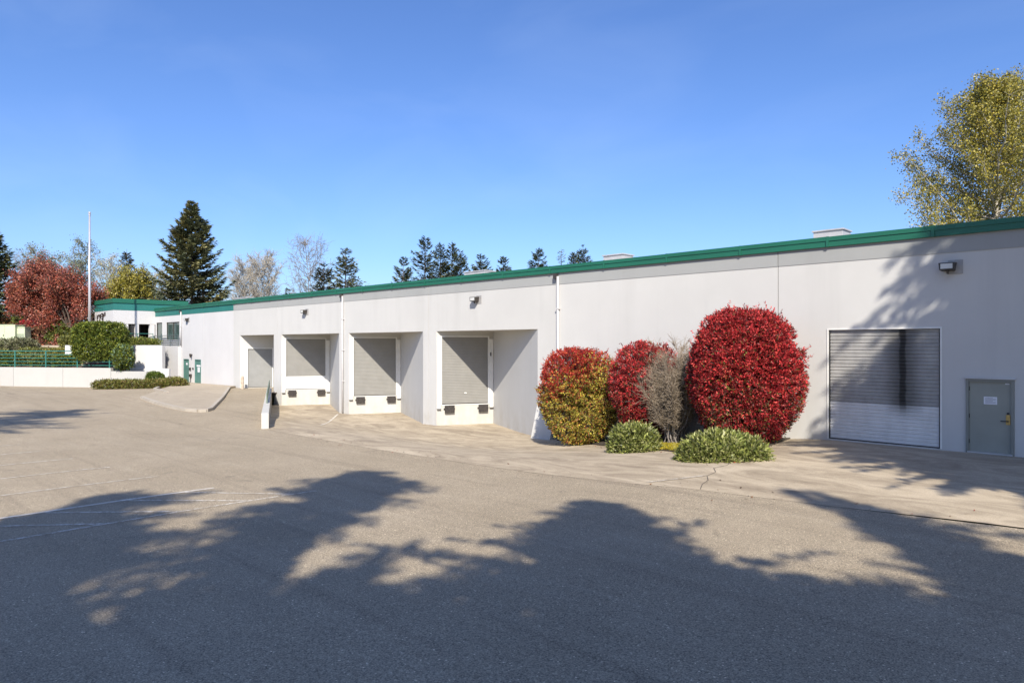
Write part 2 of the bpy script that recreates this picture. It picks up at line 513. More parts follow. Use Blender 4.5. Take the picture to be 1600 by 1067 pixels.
def grid_sheet(name, cols, rows, fn, mat):
    vs = []; fs = []
    for j in range(rows + 1):
        for i in range(cols + 1):
            vs.append(fn(i / cols, j / rows))
    for j in range(rows):
        for i in range(cols):
            a = j * (cols + 1) + i
            fs.append((a, a + 1, a + cols + 2, a + cols + 1))
    me = bpy.data.meshes.new(name); me.from_pydata(vs, [], fs)
    for p in me.polygons: p.use_smooth = True
    o = link_mesh(name, me, mat)
    return tag(o, kind='structure')


def spread(t, pts):
    return interp(t, [(i / (len(pts) - 1), p) for i, p in enumerate(pts)])


XS = [-110, -80, -65, -55, -48, -42, -36, -32, -29.3, -27, -25, -22, -20, -17.5, -15, -13, -12, -10, -9, -8, -7, -6, -5, -3.5, -2, 2, 6, 15, 40]
def f_lot(u, v):
    x = spread(u, XS)
    e = edge_y(x) if x >= -29.3 else 14.15
    y = -45 + (e + 45) * (1 - (1 - v) ** 1.6)
    return (x, y, g_asphalt(x, y))
grid_sheet('asphalt_lot', 112, 60, f_lot, M['asphalt'])

def f_lot2(u, v):
    y = 14.15 + (27.2 - 14.15) * v
    xr = ramp_x(min(y, RW1[1]))
    x = -110 + (xr + 110) * (1 - (1 - u) ** 1.3)
    return (x, y, g_asphalt(x, y))
grid_sheet('ramp_asphalt', 90, 26, f_lot2, M['asphalt'])

def f_apron(u, v):
    y1 = 27.4
    # columns fan from the kerb wall on the left to the right end
    xr0 = 40.0
    xt = spread(u, [0, .06, .12, .18, .24, .30, .36, .41, .46, .50, .54, .58, .62, .66, .70, .75, .80, .87, 1.0])
    xl_bot, xl_top = -29.3, -47.35
    yb = None
    x_bot = xl_bot + (xr0 - xl_bot) * xt ** 1.6
    e = edge_y(x_bot)
    y = e + (y1 - e) * v
    xl = ramp_x(min(y, RW1[1])) if y > RW0[1] else xl_bot
    x = xl + (xr0 - xl) * xt ** 1.6
    e2 = edge_y(x)
    y = max(y, e2) if v > 0 else e
    z = g_apron(x, y)
    return (x, y, z + 0.004 if v > 0 else z + 0.004)
grid_sheet('concrete_apron', 96, 40, f_apron, M['apron'])

# wide ground to the horizon
ring = MB()
gv = [(-900, -900, -1.6), (900, -900, -1.6), (900, 900, -1.6), (-900, 900, -1.6)]
ring.add(gv, [(0, 1, 2, 3)])
tag(ring.build('ground', M['grass']), kind='structure')

# raised ground behind the retaining wall
RT0 = (-90.0, 0.2); RT1 = (-60.94, 19.19)
rt_d = Vector((RT1[0] - RT0[0], RT1[1] - RT0[1], 0)).normalized()
rt_n = Vector((-rt_d.y, rt_d.x, 0))            # away from the lot
def hill_z(q):
    return interp(q, [(0, 1.05), (2.0, 1.5), (4.5, 2.4), (7, 2.85), (14, 3.0), (25, 3.6), (60, 5.0), (140, 7.0)])
def f_hill(u, v):
    s = -60 + (29.5 + 60) * u
    q = 0.15 + 140 * v ** 2
    p = Vector((RT0[0], RT0[1], 0)) + rt_d * s + rt_n * q
    return (p.x, p.y, hill_z(q) + 0.12 * math.sin(p.x * 0.9) * math.sin(p.y * 1.1) * min(1, q / 6))
grid_sheet('hillside', 60, 50, f_hill, M['mulch'])


def hill_at(x, y):
    q = (Vector((x, y, 0)) - Vector((RT0[0], RT0[1], 0))).dot(rt_n)
    return hill_z(max(0, q)), q


# upper drive: a strip of pale concrete kerb along the top of the bank
m = MB()
a = Vector((RT0[0], RT0[1], 0)) + rt_n * 7.6
p0 = a + rt_d * 4; p1 = a + rt_d * 29.3
m.add([(p0.x, p0.y, 2.86), (p1.x, p1.y, 2.86), (p1.x + rt_n.x * 1.6, p1.y + rt_n.y * 1.6, 2.98), (p0.x + rt_n.x * 1.6, p0.y + rt_n.y * 1.6, 2.98),
       (p0.x, p0.y, 3.08), (p1.x, p1.y, 3.08), (p1.x + rt_n.x * 1.6, p1.y + rt_n.y * 1.6, 3.12), (p0.x + rt_n.x * 1.6, p0.y + rt_n.y * 1.6, 3.12)],
      [(0, 1, 5, 4), (4, 5, 6, 7), (1, 2, 6, 5), (2, 3, 7, 6), (3, 0, 4, 7), (0, 3, 2, 1)])
tag(m.build('upper_path', M['walk']), kind='structure')

# kerbed walk in front of the offices
island = [(-48.2, 14.9), (-45.5, 14.55), (-43.0, 14.35), (-40.5, 14.25), (-38.9, 14.3), (-38.0, 14.55), (-37.9, 14.95), (-38.5, 15.45),
          (-45.1, 18.85), (-53.2, 22.75), (-54.4, 23.78), (-66.0, 23.78), (-60.4, 21.2), (-55, 18.3)]
m = MB()
m.prism(island, lambda x, y: g_asphalt(x, y) - 0.2, lambda x, y: g_asphalt(x, y) + 0.15)
tag(m.build('kerbed_walk', M['walk'], bevel=0.02), kind='structure')
# kerb stones round its nose
def kerb_run(pts, name):
    mm = MB()
    for (x0, y0), (x1, y1) in zip(pts[:-1], pts[1:]):
        d = Vector((x1 - x0, y1 - y0, 0)).normalized(); nn = Vector((d.y, -d.x, 0)) * 0.09
        poly = [(x0 - nn.x, y0 - nn.y), (x0 + nn.x, y0 + nn.y), (x1 + nn.x, y1 + nn.y), (x1 - nn.x, y1 - nn.y)]
        mm.prism(poly, lambda x, y: g_asphalt(x, y) - 0.15, lambda x, y: g_asphalt(x, y) + 0.165)
    return tag(mm.build(name, M['kerb']), kind='structure')
kerb_run(island[:10], 'kerb')
kerb_run([(-60.2, 20.1), (-56.0, 18.2), (-51.5, 17.6)], 'kerb')

# planting bed by the wall
bed = [(-19.9, 23.3), (-17.5, 22.25), (-15.3, 21.25), (-13.2, 20.25), (-11.3, 19.2), (-9.7, 18.25), (-9.0, 18.0), (-8.9, 18.6), (-9.1, 20.2), (-9.4, 22), (-9.6, 23.78), (-19.9, 23.78)]
m = MB()
m.prism(bed, lambda x, y: g_apron(x, y) - 0.15, lambda x, y: g_apron(x, y) + 0.05)
tag(m.build('planting_bed', M['soil']), kind='structure')
moss_poly = [(-15.6, 21.5), (-14.2, 20.8), (-12.5, 20.0), (-11.0, 19.15), (-10.2, 18.7), (-10.6, 20.0), (-12.3, 21.2), (-14.5, 21.9)]
m = MB()
m.prism(moss_poly, lambda x, y: g_apron(x, y) - 0.1, lambda x, y: g_apron(x, y) + 0.075)
moss_base = m
tag(moss_base.build('moss_patch', M['moss']), kind='stuff', label='bright yellow green moss between the low shrubs at the bed edge', cat='moss')


# painted markings
def stripe(name, p, q, w, mat, zf, lift):
    p = Vector((*p, 0)); q = Vector((*q, 0)); d = (q - p); L = d.length; d.normalize(); nn = Vector((-d.y, d.x, 0)) * w / 2
    n = max(1, int(L / 0.6)); vs = []; fs = []
    for i in range(n + 1):
        c = p + d * (L * i / n)
        for s in (-1, 1):
            vs.append((c.x + s * nn.x, c.y + s * nn.y, zf(c.x + s * nn.x, c.y + s * nn.y) + lift))
    for i in range(n): fs.append((2 * i, 2 * i + 2, 2 * i + 3, 2 * i + 1))
    me = bpy.data.meshes.new(name); me.from_pydata(vs, [], fs)
    return tag(link_mesh(name, me, mat), kind='structure')
for x, y1 in ((-28.7, 5.0), (-26.2, 5.1), (-23.65, 5.4), (-21.1, 5.7), (-18.6, 6.1)):
    stripe('parking_line', (x, -0.5), (x, y1), 0.10, M['paint_line'], g_asphalt, 0.006)
stripe('parking_line', (-16.03, -0.5), (-16.03, 6.5), 0.12, M['paint_white'], g_asphalt, 0.006)
for p, q in (((-16.0, 1.6), (-14.1, 3.7)), ((-16.0, 3.1), (-14.1, 5.0)), ((-16.0, 4.6), (-14.1, 6.4)), ((-16.0, 5.8), (-14.1, 7.4))):
    stripe('parking_line', p, q, 0.10, M['paint_line'], g_asphalt, 0.006)
stripe('parking_line', (-14.05, 0.0), (-14.05, 8.0), 0.10, M['paint_line'], g_asphalt, 0.006)
stripe('parking_line', (-8.9, 13.7), (-8.25, 15.3), 0.08, M['paint_line'], lambda x, y: g_apron(x, y) if y > edge_y(x) else g_asphalt(x, y), 0.016)
stripe('parking_line', (-32.0, 18.5), (-38.2, 23.3), 0.10, M['paint_white'], g_apron, 0.018)
# crack across the slab corner
rng = random.Random(3)
cp = [(-8.8, 17.95), (-8.55, 17.0), (-8.62, 16.4), (-8.30, 15.9), (-8.22, 15.3), (-7.92, 14.8), (-7.80, 14.3), (-7.55, 13.75)]
m = MB()
for (x0, y0), (x1, y1) in zip(cp[:-1], cp[1:]):
    d = Vector((x1 - x0, y1 - y0, 0)).normalized(); nn = Vector((-d.y, d.x, 0)) * 0.009
    m.add([(x0 - nn.x, y0 - nn.y, g_apron(x0, y0) + .01), (x0 + nn.x, y0 + nn.y, g_apron(x0, y0) + .01), (x1 + nn.x, y1 + nn.y, g_apron(x1, y1) + .01), (x1 - nn.x, y1 - nn.y, g_apron(x1, y1) + .01)], [(0, 1, 2, 3)])
tag(m.build('slab_crack', M['crack']), kind='structure')

# ------------------------------------------------------------------ warehouse
B = empty('warehouse_building', (-20, Y_W, 0), 'long white warehouse with green coping, sawtooth loading docks and roll-up doors', 'building')
F = frame_of(0, Y_W, 1, 0, 0, -1)               # s = world x, d outwards from the wall
D_RIGHT = (-8.32, -5.08, 0.04, 3.68)
D_MAN = (-4.42, -3.25, 0.02, 2.19)
BAYS = [(-53.62, -47.86), (-46.67, -38.87), (-37.73, -30.15), (-28.97, -21.5)]
H_BAY = 3.92
seams = [(-73.0, -66.25), (-66.25, -60.9), (-60.9, -54.81), (-54.81, -47.3), (-47.3, -38.48), (-38.48, -29.65), (-29.65, -20.32), (-20.32, -10.04), (-10.04, -0.2), (-0.2, 9.6), (9.6, 19.4)]
DM1 = (-65.5, -64.25, -0.40, 1.86); DM2 = (-62.85, -61.5, -0.38, 1.86)
W1 = (-69.95, -66.6, 3.62, 5.32); W2 = (-72.7, -71.1, 3.45, 5.35)
HOLES = {0: [W1, W2], 1: [DM1, DM2], 3: [(BAYS[0][0], BAYS[0][1], -5, H_BAY)], 4: [(BAYS[1][0], BAYS[1][1], -5, H_BAY)],
         5: [(BAYS[2][0], BAYS[2][1], -5, H_BAY)], 6: [(BAYS[3][0], BAYS[3][1], -5, H_BAY)], 8: [D_RIGHT, D_MAN]}
for i, (a0, a1) in enumerate(seams):
    g = 0.012
    z0 = -1.6
    wall_cells(F, a0 + g, a1 - g, z0, 6.5, HOLES.get(i, []), -0.2, 0.0).build('wall_panel', M['wall_bright'] if i < 3 else M['wall'], B)
# sealant in the joints, 3 cm back
for a0, a1 in seams[:-1]:
    m = MB(); m.fbox(F, a1 - 0.0115, a1 + 0.0115, -0.19, -0.03, -1.5, 6.45)
    m.build('joint_sealant', M['dark_gap'], B)
# band under the coping
for a0, a1 in seams:
    m = MB(); m.fbox(F, a0 + 0.012, a1 - 0.012, 0.002, 0.016, 5.95, 6.46)
    m.build('band', M['teal'] if a1 <= -54.8 else M['band'], B)
# coping in sheet lengths with lapped joints, two steps
rc = random.Random(5)
cxs = list(np.arange(-73.0, 19.4, 3.08)) + [19.4]
for a0, a1 in zip(cxs[:-1], cxs[1:]):
    m = MB(); dz = rc.uniform(-0.006, 0.006); dy = rc.uniform(-0.006, 0.006)
    m.fbox(F, a0 + 0.004, a1 - 0.004, -0.36, 0.10 + dy, 6.465, 6.655 + dz)
    m.fbox(F, a0 + 0.004, a1 - 0.004, -0.40, 0.125 + dy, 6.657 + dz, 6.80 + dz)
    m.fbox(F, a1 - 0.045, a1 + 0.035, -0.41, 0.134, 6.46, 6.808)
    m.build('coping', M['coping'], B)
# roof deck, rear and end walls
m = MB(); m.box(-73, 19.4, Y_W + 0.21, 46, 6.2, 6.40); m.build('roof', M['roof'], B)
m = MB(); m.box(-73, 19.4, 45.8, 46, -1.6, 6.195); m.build('rear_wall', M['wall'], B)
m = MB(); m.box(19.2, 19.4, Y_W + 0.21, 45.79, -1.6, 6.195); m.build('end_wall', M['wall'], B)
m = MB(); m.box(-73, -72.8, Y_W + 0.21, 45.79, -1.6, 6.195); m.build('end_wall', M['wall'], B)
m = MB(); m.box(-47.3, 19.1, 28.2, 28.3, -1.6, 6.19); m.build('inner_partition', M['wall'], B)
m = MB(); m.box(-72.7, -54.0, 25.4, 25.5, -1.6, 6.19); m.build('inner_partition', M['wall'], B)

# slatted curtains
def curtain(fr, s0, s1, z0, z1, pitch, depth, d, mat, name, parent):
    m = MB()
    n = max(1, round((z1 - z0) / pitch)); p = (z1 - z0) / n
    prof = []
    for i in range(n):
        zb = z0 + i * p
        prof += [(zb, d - depth), (zb + p * 0.14, d - depth), (zb + p * 0.26, d), (zb + p * 0.88, d), (zb + p * 0.999, d - depth)]
    k = len(prof)
    vs = [fr(s0, q, z) for z, q in prof] + [fr(s1, q, z) for z, q in prof]
    fs = [(i, k + i, k + i + 1, i + 1) for i in range(k - 1)]
    m.add(vs, fs)
    return m.build(name, mat, parent)

AL = math.radians(26)
bay_labels = ['narrow drive-in shutter at the top of the ramp', 'grey dock shutter with white bottom section', 'grey dock shutter between the two downspouts', 'grey dock shutter nearest the red bushes']
for k, (x0, x1) in enumerate(BAYS):
    L = x1 - x0
    wd = L * math.sin(AL); sd = L * math.cos(AL)
    q = (x0 + wd * math.sin(AL), Y_W + wd * math.cos(AL))
    # door wall: from the left facade corner back to the inner corner; d towards the yard
    fd = frame_of(x0, Y_W, math.sin(AL), math.cos(AL), math.cos(AL), -math.sin(AL))
    fs_ = frame_of(x1, Y_W, -math.cos(AL), math.sin(AL), -math.sin(AL), -math.cos(AL))
    if k == 0: hole = (0.58, 2.44, -0.27, 2.84)
    else: hole = (wd * 0.092, wd * 0.905, -0.11, 3.60)
    wall_cells(fd, -0.0, wd + 0.12, -1.6, 4.05, [hole], -0.2, 0.0).build('dock_door_wall', M['dock_wall'], B)
    wall_cells(fs_, 0.0, sd + 0.2, -1.6, 4.05, [], -0.2, 0.0).build('dock_side_wall', M['wall'], B)
    m = MB(); m.prism([(x0 + 0.02, Y_W + 0.02), (x1 - 0.02, Y_W + 0.02), (q[0] + 0.25, q[1] + 0.25), (q[0] - .05, q[1] + .25)], 3.925, 4.04)
    m.build('dock_ceiling', M['wall'], B)
    s0, s1, z0, z1 = hole
    wz = z0 + (0.95 if k == 1 else 0.0)
    sh = curtain(fd, s0 + 0.005, s1 - 0.005, wz + 0.012, z1 - 0.005, 0.088, 0.016, -0.05, M['shutter_dark'] if k == 0 else M['shutter'], 'roll_up_door', B)
    sh['label'] = bay_labels[k]
    if k == 1:
        lo = curtain(fd, s0 + 0.005, s1 - 0.005, z0 + 0.01, wz + 0.008, 0.088, 0.012, -0.05, M['shutter_white'], 'bottom_section', B)
        lo['label'] = 'white lower section of dock shutter'
    m = MB()                                     # steel edge frame of the opening
    m.fbox(fd, s0 - 0.07, s0 - 0.002, 0.003, 0.045, z0, z1 + 0.07); m.fbox(fd, s1 + 0.002, s1 + 0.07, 0.003, 0.045, z0, z1 + 0.07)
    m.fbox(fd, s0 - 0.0015, s1 + 0.0015, 0.003, 0.045, z1 + 0.002, z1 + 0.07)
    m.build('door_frame', M['white'], B)
    m = MB(); m.fbox(fd, s0 + 0.02, s1 - 0.02, -0.045, -0.01, z0 + 0.004, z0 + 0.05)
    m.build('bottom_bar', M['bronze'], B)
    if k > 0:
        for c0, c1 in ((0.015, s0 - 0.075), (s1 + 0.075, wd - 0.02)):    # track casings standing proud
            m = MB(); m.fbox(fd, c0, c1, 0.003, 0.10, z0 - 0.22, 3.50)
            m.build('track_casing', M['white'], B, bevel=0.008)
            m = MB(); m.fbox(fd, c0, c1 + 0.01, 0.003, 0.13, z0 - 0.25, z0 - 0.224)
            m.build('casing_foot', M['bronze'], B)
        for c in (s0 + 0.42, s1 - 0.30):
            bb = MB(); bb.fbox(fd, c - 0.27, c + 0.27, 0.03, 0.16, z0 - 0.46, z0 - 0.06)
            bp = bb.build('dock_bumper', M['rubber'], B, bevel=0.015)
            b2 = MB()
            for j in range(5): b2.fbox(fd, c - 0.24 + j * 0.108, c - 0.24 + j * 0.108 + 0.012, 0.161, 0.172, z0 - 0.44, z0 - 0.08)
            b2.build('bumper_ply', M['black'], bp)
            b2 = MB(); b2.fbox(fd, c - 0.32, c + 0.32, 0.003, 0.028, z0 - 0.30, z0 - 0.20)
            b2.build('bumper_bracket', M['bronze'], bp)
        m = MB(); m.fbox(fd, 0.02, wd - 0.02, 0.003, 0.02, z0 - 0.045, z0 - 0.006)
        m.build('dock_edge_angle', M['white'], B)
        if k == 3:
            m = MB(); m.fbox(fd, s1 + 0.09, s1 + 0.15, 0.11, 0.16, 2.55, 2.75); m.build('control_box', M['black'], B)
            m = MB(); m.fbox(fd, s0 + 1.30, s0 + 1.42, -0.05, -0.025, z0 + 0.58, z0 + 0.64); m.build('lift_handle', M['shutter_white'], B)
# battered corner guard at the foot of the facade
m = MB()
xa, xb = -21.5, -20.33
m.add([(xa, Y_W - 0.004, 0.45), (xb, Y_W - 0.004, 0.45), (xb, Y_W - 0.55, -1.4), (xa, Y_W - 0.55, -1.4), (xa, Y_W - 0.004, -1.4), (xb, Y_W - 0.004, -1.4)],
      [(0, 1, 2, 3), (0, 3, 4), (1, 5, 2), (0, 4, 5, 1), (3, 2, 5, 4)])
m.build('corner_guard', M['wall'], B)

# right-hand roll-up door with the soot streak
s0, s1, z0, z1 = D_RIGHT
o = curtain(F, s0 + 0.035, s1 - 0.035, z0 + 0.01, z1 - 0.005, 0.115, 0.02, -0.06, M['soot'], 'roll_up_door', B)
o['label'] = 'wide roll-up door with a black soot streak and white lower slats'
for a0 in (s0 + 0.002, s1 - 0.034):
    m = MB(); m.fbox(F, a0, a0 + 0.032, -0.12, -0.02, z0, z1 - 0.002); m.build('door_track', M['black'], B)
m = MB(); m.fbox(F, s0 - 0.05, s0 - 0.002, 0.003, 0.02, z0, z1 + 0.05); m.fbox(F, s1 + 0.002, s1 + 0.05, 0.003, 0.02, z0, z1 + 0.05); m.fbox(F, s0 - 0.0015, s1 + 0.0015, 0.003, 0.02, z1 + 0.002, z1 + 0.05)
m.build('door_frame', M['white'], B)
m = MB(); m.fbox(F, s0 + 0.04, s1 - 0.04, -0.055, -0.02, z0 - 0.03, z0 + 0.04); m.build('bottom_bar', M['bronze'], B)
# sage man door
s0, s1, z0, z1 = D_MAN
m = MB()
m.fbox(F, s0 + 0.002, s0 + 0.075, -0.16, 0.035, z0, z1 - 0.002); m.fbox(F, s1 - 0.075, s1 - 0.002, -0.16, 0.035, z0, z1 - 0.002); m.fbox(F, s0 + 0.0755, s1 - 0.0755, -0.16, 0.034, z1 - 0.08, z1 - 0.002)
m.build('door_frame', M['sage_dark'], B)
m = MB(); m.fbox(F, s0 - 0.03, s1 + 0.03, 0.003, 0.075, z1 + 0.002, z1 + 0.04); m.build('drip_cap', M['galv'], B)
m = MB(); m.fbox(F, s0 + 0.08, s1 - 0.08, -0.08, -0.02, z0 + 0.045, z1 - 0.085)
md = m.build('service_door', M['sage'], B); md['label'] = 'sage green steel door with a paper notice'
m = MB(); m.fbox(F, s0 + 0.04, s1 - 0.04, -0.1, 0.05, z0, z0 + 0.04); m.build('threshold', M['galv'], B)
for zz in (0.35, 1.10, 1.90):
    m = MB(); m.tube(F(s0 + 0.083, -0.008, zz - 0.06), F(s0 + 0.083, -0.008, zz + 0.06), 0.012, n=6); m.build('hinge', M['black'], md)
m = MB(); m.fbox(F, s1 - 0.20, s1 - 0.10, -0.018, 0.005, 0.90, 1.18); m.build('lock_plate', M['brass'], md)
m = MB(); m.tube(F(s1 - 0.15, -0.018, 1.0), F(s1 - 0.15, 0.055, 1.0), 0.018, n=8); m.tube(F(s1 - 0.14, 0.055, 1.0), F(s1 - 0.32, 0.055, 1.0), 0.014, n=8); m.build('lever_handle', M['black'], md)
m = MB(); m.tube(F(s1 - 0.15, -0.018, 1.22), F(s1 - 0.15, 0.03, 1.22), 0.03, n=10); m.build('dead_bolt', M['black'], md)
m = MB(); m.fbox(F, -3.98, -3.66, -0.019, -0.016, 1.46, 1.68); nt_ = m.build('paper_notice', M['paper'], md)
m = MB()
for j in range(6): m.fbox(F, -3.95, -3.69 - (0.07 if j % 3 == 2 else 0), -0.0155, -0.0148, 1.49 + j * 0.03, 1.498 + j * 0.03)
m.build('notice_print', M['ink'], md)
m = MB(); m.fbox(F, -3.47, -3.37, -0.019, -0.016, 2.05, 2.08); m.build('number_sticker', M['paper'], md)

# wall lamps: a box head on a plate
def wall_lamp(x, z, w=0.42, h=0.26, p=0.32):
    m = MB(); m.fbox(F, x - 0.02, x + 0.36, 0.003, 0.02, z - 0.22, z + 0.20)
    pl = m.build('wall_lamp', M['plate'], B)
    m = MB()
    vs = [F(x - w / 2, 0.02, z + h / 2), F(x + w / 2, 0.02, z + h / 2), F(x + w / 2, p, z + h / 2 - 0.02), F(x - w / 2, p, z + h / 2 - 0.02),
          F(x - w / 2 + .04, 0.02, z - h / 2), F(x + w / 2 - .04, 0.02, z - h / 2), F(x + w / 2 - .02, p, z - h / 2 + 0.03), F(x - w / 2 + .02, p, z - h / 2 + 0.03)]
    m.add(vs, [(0, 1, 2, 3), (4, 7, 6, 5), (0, 4, 5, 1), (1, 5, 6, 2), (2, 6, 7, 3), (3, 7, 4, 0)])
    m.build('lamp_housing', M['bronze'], pl, bevel=0.01)
    m = MB(); m.fbox(F, x - w / 2 + .055, x + w / 2 - .055, p - 0.003, p + 0.006, z - h / 2 + 0.06, z + h / 2 - 0.05)
    m.build('lamp_lens', M['lens'], pl)
    m = MB(); m.tube(F(x, 0.16, z - h / 2), F(x, 0.16, z - h / 2 - 0.09), 0.045, 0.03, n=8); m.build('photocell', M['bronze'], pl)
for x, z in ((-4.85, 5.52), (-25.72, 5.51), (-43.15, 5.46), (-64.47, 5.45)): wall_lamp(x, z)

# downspouts with conductor heads
def downspout(x, z0, z1):
    m = MB(); m.tube(F(x, 0.09, z0), F(x, 0.09, z1), 0.055, n=12)
    d = m.build('downspout', M['pipe'], B, smooth=True)
    m = MB(); m.fbox(F, x - 0.20, x - 0.02, 0.02, 0.2, z1 - 0.10, z1 + 0.12); m.build('conductor_head', M['bronze'], d)
    for zz in (0.8, 2.8, 4.8):
        if zz > z0:
            m = MB(); m.fbox(F, x - 0.085, x + 0.085, 0.003, 0.155, zz, zz + 0.05); m.build('pipe_strap', M['pipe'], d)
downspout(-20.18, -1.1, 6.3); downspout(-38.33, -1.2, 6.3); downspout(-65.95, 3.1, 6.2)

# office-side doors, windows and small fittings
for (s0, s1, z0, z1), lab in ((DM1, 'narrow teal steel door on the left'), (DM2, 'teal steel door with white notice')):
    m = MB(); m.fbox(F, s0 + 0.002, s0 + 0.06, -0.16, 0.02, z0, z1 - 0.002); m.fbox(F, s1 - 0.06, s1 - 0.002, -0.16, 0.02, z0, z1 - 0.002); m.fbox(F, s0 + 0.0605, s1 - 0.0605, -0.16, 0.019, z1 - 0.06, z1 - 0.002)
    m.build('door_frame', M['teal_door'], B)
    m = MB(); m.fbox(F, s0 + 0.062, s1 - 0.062, -0.10, -0.05, z0 + 0.02, z1 - 0.063)
    dd = m.build('service_door', M['teal_door'], B); dd['label'] = lab
    m = MB(); m.tube(F(s1 - 0.16, -0.05, z0 + 1.0), F(s1 - 0.16, 0.02, z0 + 1.0), 0.035, n=8); m.build('door_knob', M['black'], dd)
    cx = (s0 + s1) / 2
    m = MB()
    if s0 < -64: m.fbox(F, cx - 0.18, cx + 0.18, -0.048, -0.044, 1.32, 1.5)
    else: m.fbox(F, cx - 0.42, cx + 0.45, -0.048, -0.044, 1.22, 1.36); m.fbox(F, cx - 0.2, cx + 0.28, -0.048, -0.044, 0.72, 1.16)
    m.build('paper_notice', M['paper'], dd)
m = MB(); m.tube(F(-63.5, 0.0, 2.25), F(-63.5, 0.22, 2.25), 0.07, 0.11, n=10); m.tube(F(-63.5, 0.16, 2.2), F(-63.5, 0.16, 2.0), 0.09, 0.05, n=8); m.build('door_lamp', M['bronze'], B)
m = MB(); m.fbox(F, -63.85, -63.55, 0.003, 0.16, 0.25, 0.52); m.tube(F(-63.7, 0.1, 0.25), F(-63.7, 0.1, -0.4), 0.03, n=6); m.build('hose_bib', M['bronze'], B)
m = MB(); m.fbox(F, -64.0, -63.75, 0.003, 0.1, 0.85, 1.1); m.build('key_box', M['bronze'], B)
m = MB(); m.fbox(F, -63.3, -63.15, 0.003, 0.08, 0.95, 1.1); m.build('bell_box', M['black'], B)
m = MB(); m.fbox(F, -66.55, -66.35, 0.003, 0.1, 0.98, 1.2); m.tube(F(-66.3, 0.04, 0.98), F(-66.3, 0.04, -0.4), 0.02, n=6); m.build('conduit_box', M['bronze'], B)
for (s0, s1, z0, z1) in (W1, W2):
    m = MB()
    fw = 0.07
    m.fbox(F, s0 + .002, s0 + fw, -0.14, -0.04, z0 + .002, z1 - .002); m.fbox(F, s1 - fw, s1 - .002, -0.14, -0.04, z0 + .002, z1 - .002)
    m.fbox(F, s0 + fw + .001, s1 - fw - .001, -0.14, -0.04, z0 + .002, z0 + fw); m.fbox(F, s0 + fw + .001, s1 - fw - .001, -0.14, -0.04, z1 - fw, z1 - .002)
    if s1 - s0 > 2: m.fbox(F, (s0 + s1) / 2 - .035, (s0 + s1) / 2 + .035, -0.14, -0.045, z0 + fw + .001, z1 - fw - .001)
    wf = m.build('window', M['bronze'], B)
    n = 2 if s1 - s0 > 2 else 1
    for j in range(n):
        a0 = s0 + fw + 0.001 if j == 0 else (s0 + s1) / 2 + 0.036
        a1 = s1 - fw - 0.001 if j == n - 1 else (s0 + s1) / 2 - 0.036
        m = MB(); m.fbox(F, a0, a1, -0.105, -0.095, z0 + fw + .001, z1 - fw - .001); m.build('pane', M['glass'], wf)

# entrance block standing forward of the offices
TX, TY = -73.0, 20.05
m = MB(); m.box(-79.2, TX, TY, 27.0, 5.20, 6.50); m.build('entry_upper_wall', M['wall_bright'], B)
m = MB(); m.box(-79.215, TX + 0.015, TY - 0.015, 26.9, 6.505, 7.20); m.build('entry_band', M['teal'], B)
m = MB(); m.box(-79.28, TX + 0.10, TY - 0.10, 26.95, 7.205, 7.62); m.build('entry_coping', M['coping'], B)
m = MB(); m.box(-79.2, TX - 0.004, TY + 0.004, 27.0, 2.6, 2.95); m.build('entry_floor', M['walk'], B)
m = MB(); m.box(-79.1, -75.2, TY + 1.2, 26.9, 2.955, 5.195); m.build('entry_inner_wall', M['glass_dark'], B)
m = MB(); m.box(-79.2, TX - 0.002, TY + 0.002, TY + 0.5, -0.5, 5.197); m.build('entry_front_wall', M['wall_bright'], B)
for y0, y1 in ((21.0, 21.35), (22.0, 22.3), (23.3, 23.75)):
    m = MB(); m.box(TX - 0.45, TX - 0.02, y0, y1, 2.955, 5.197); m.build('entry_column', M['wall_bright'], B)
for yy in (21.9, 22.6, 23.1):
    m = MB(); m.box(-75.19, -75.1, yy - 0.04, yy + 0.04, 2.96, 5.19); m.build('glazing_bar', M['bronze'], B)
for zz in (3.45, 3.8, 4.25):
    m = MB(); m.tube((TX + 0.25, 20.7, zz), (TX + 0.25, 23.5, zz), 0.03, n=6); m.build('entry_rail', M['teal_rail'], B)
for yy in (20.7, 22.1, 23.5):
    m = MB(); m.tube((TX + 0.25, yy, 2.6), (TX + 0.25, yy, 4.25), 0.035, n=6); m.build('entry_rail_post', M['teal_rail'], B)
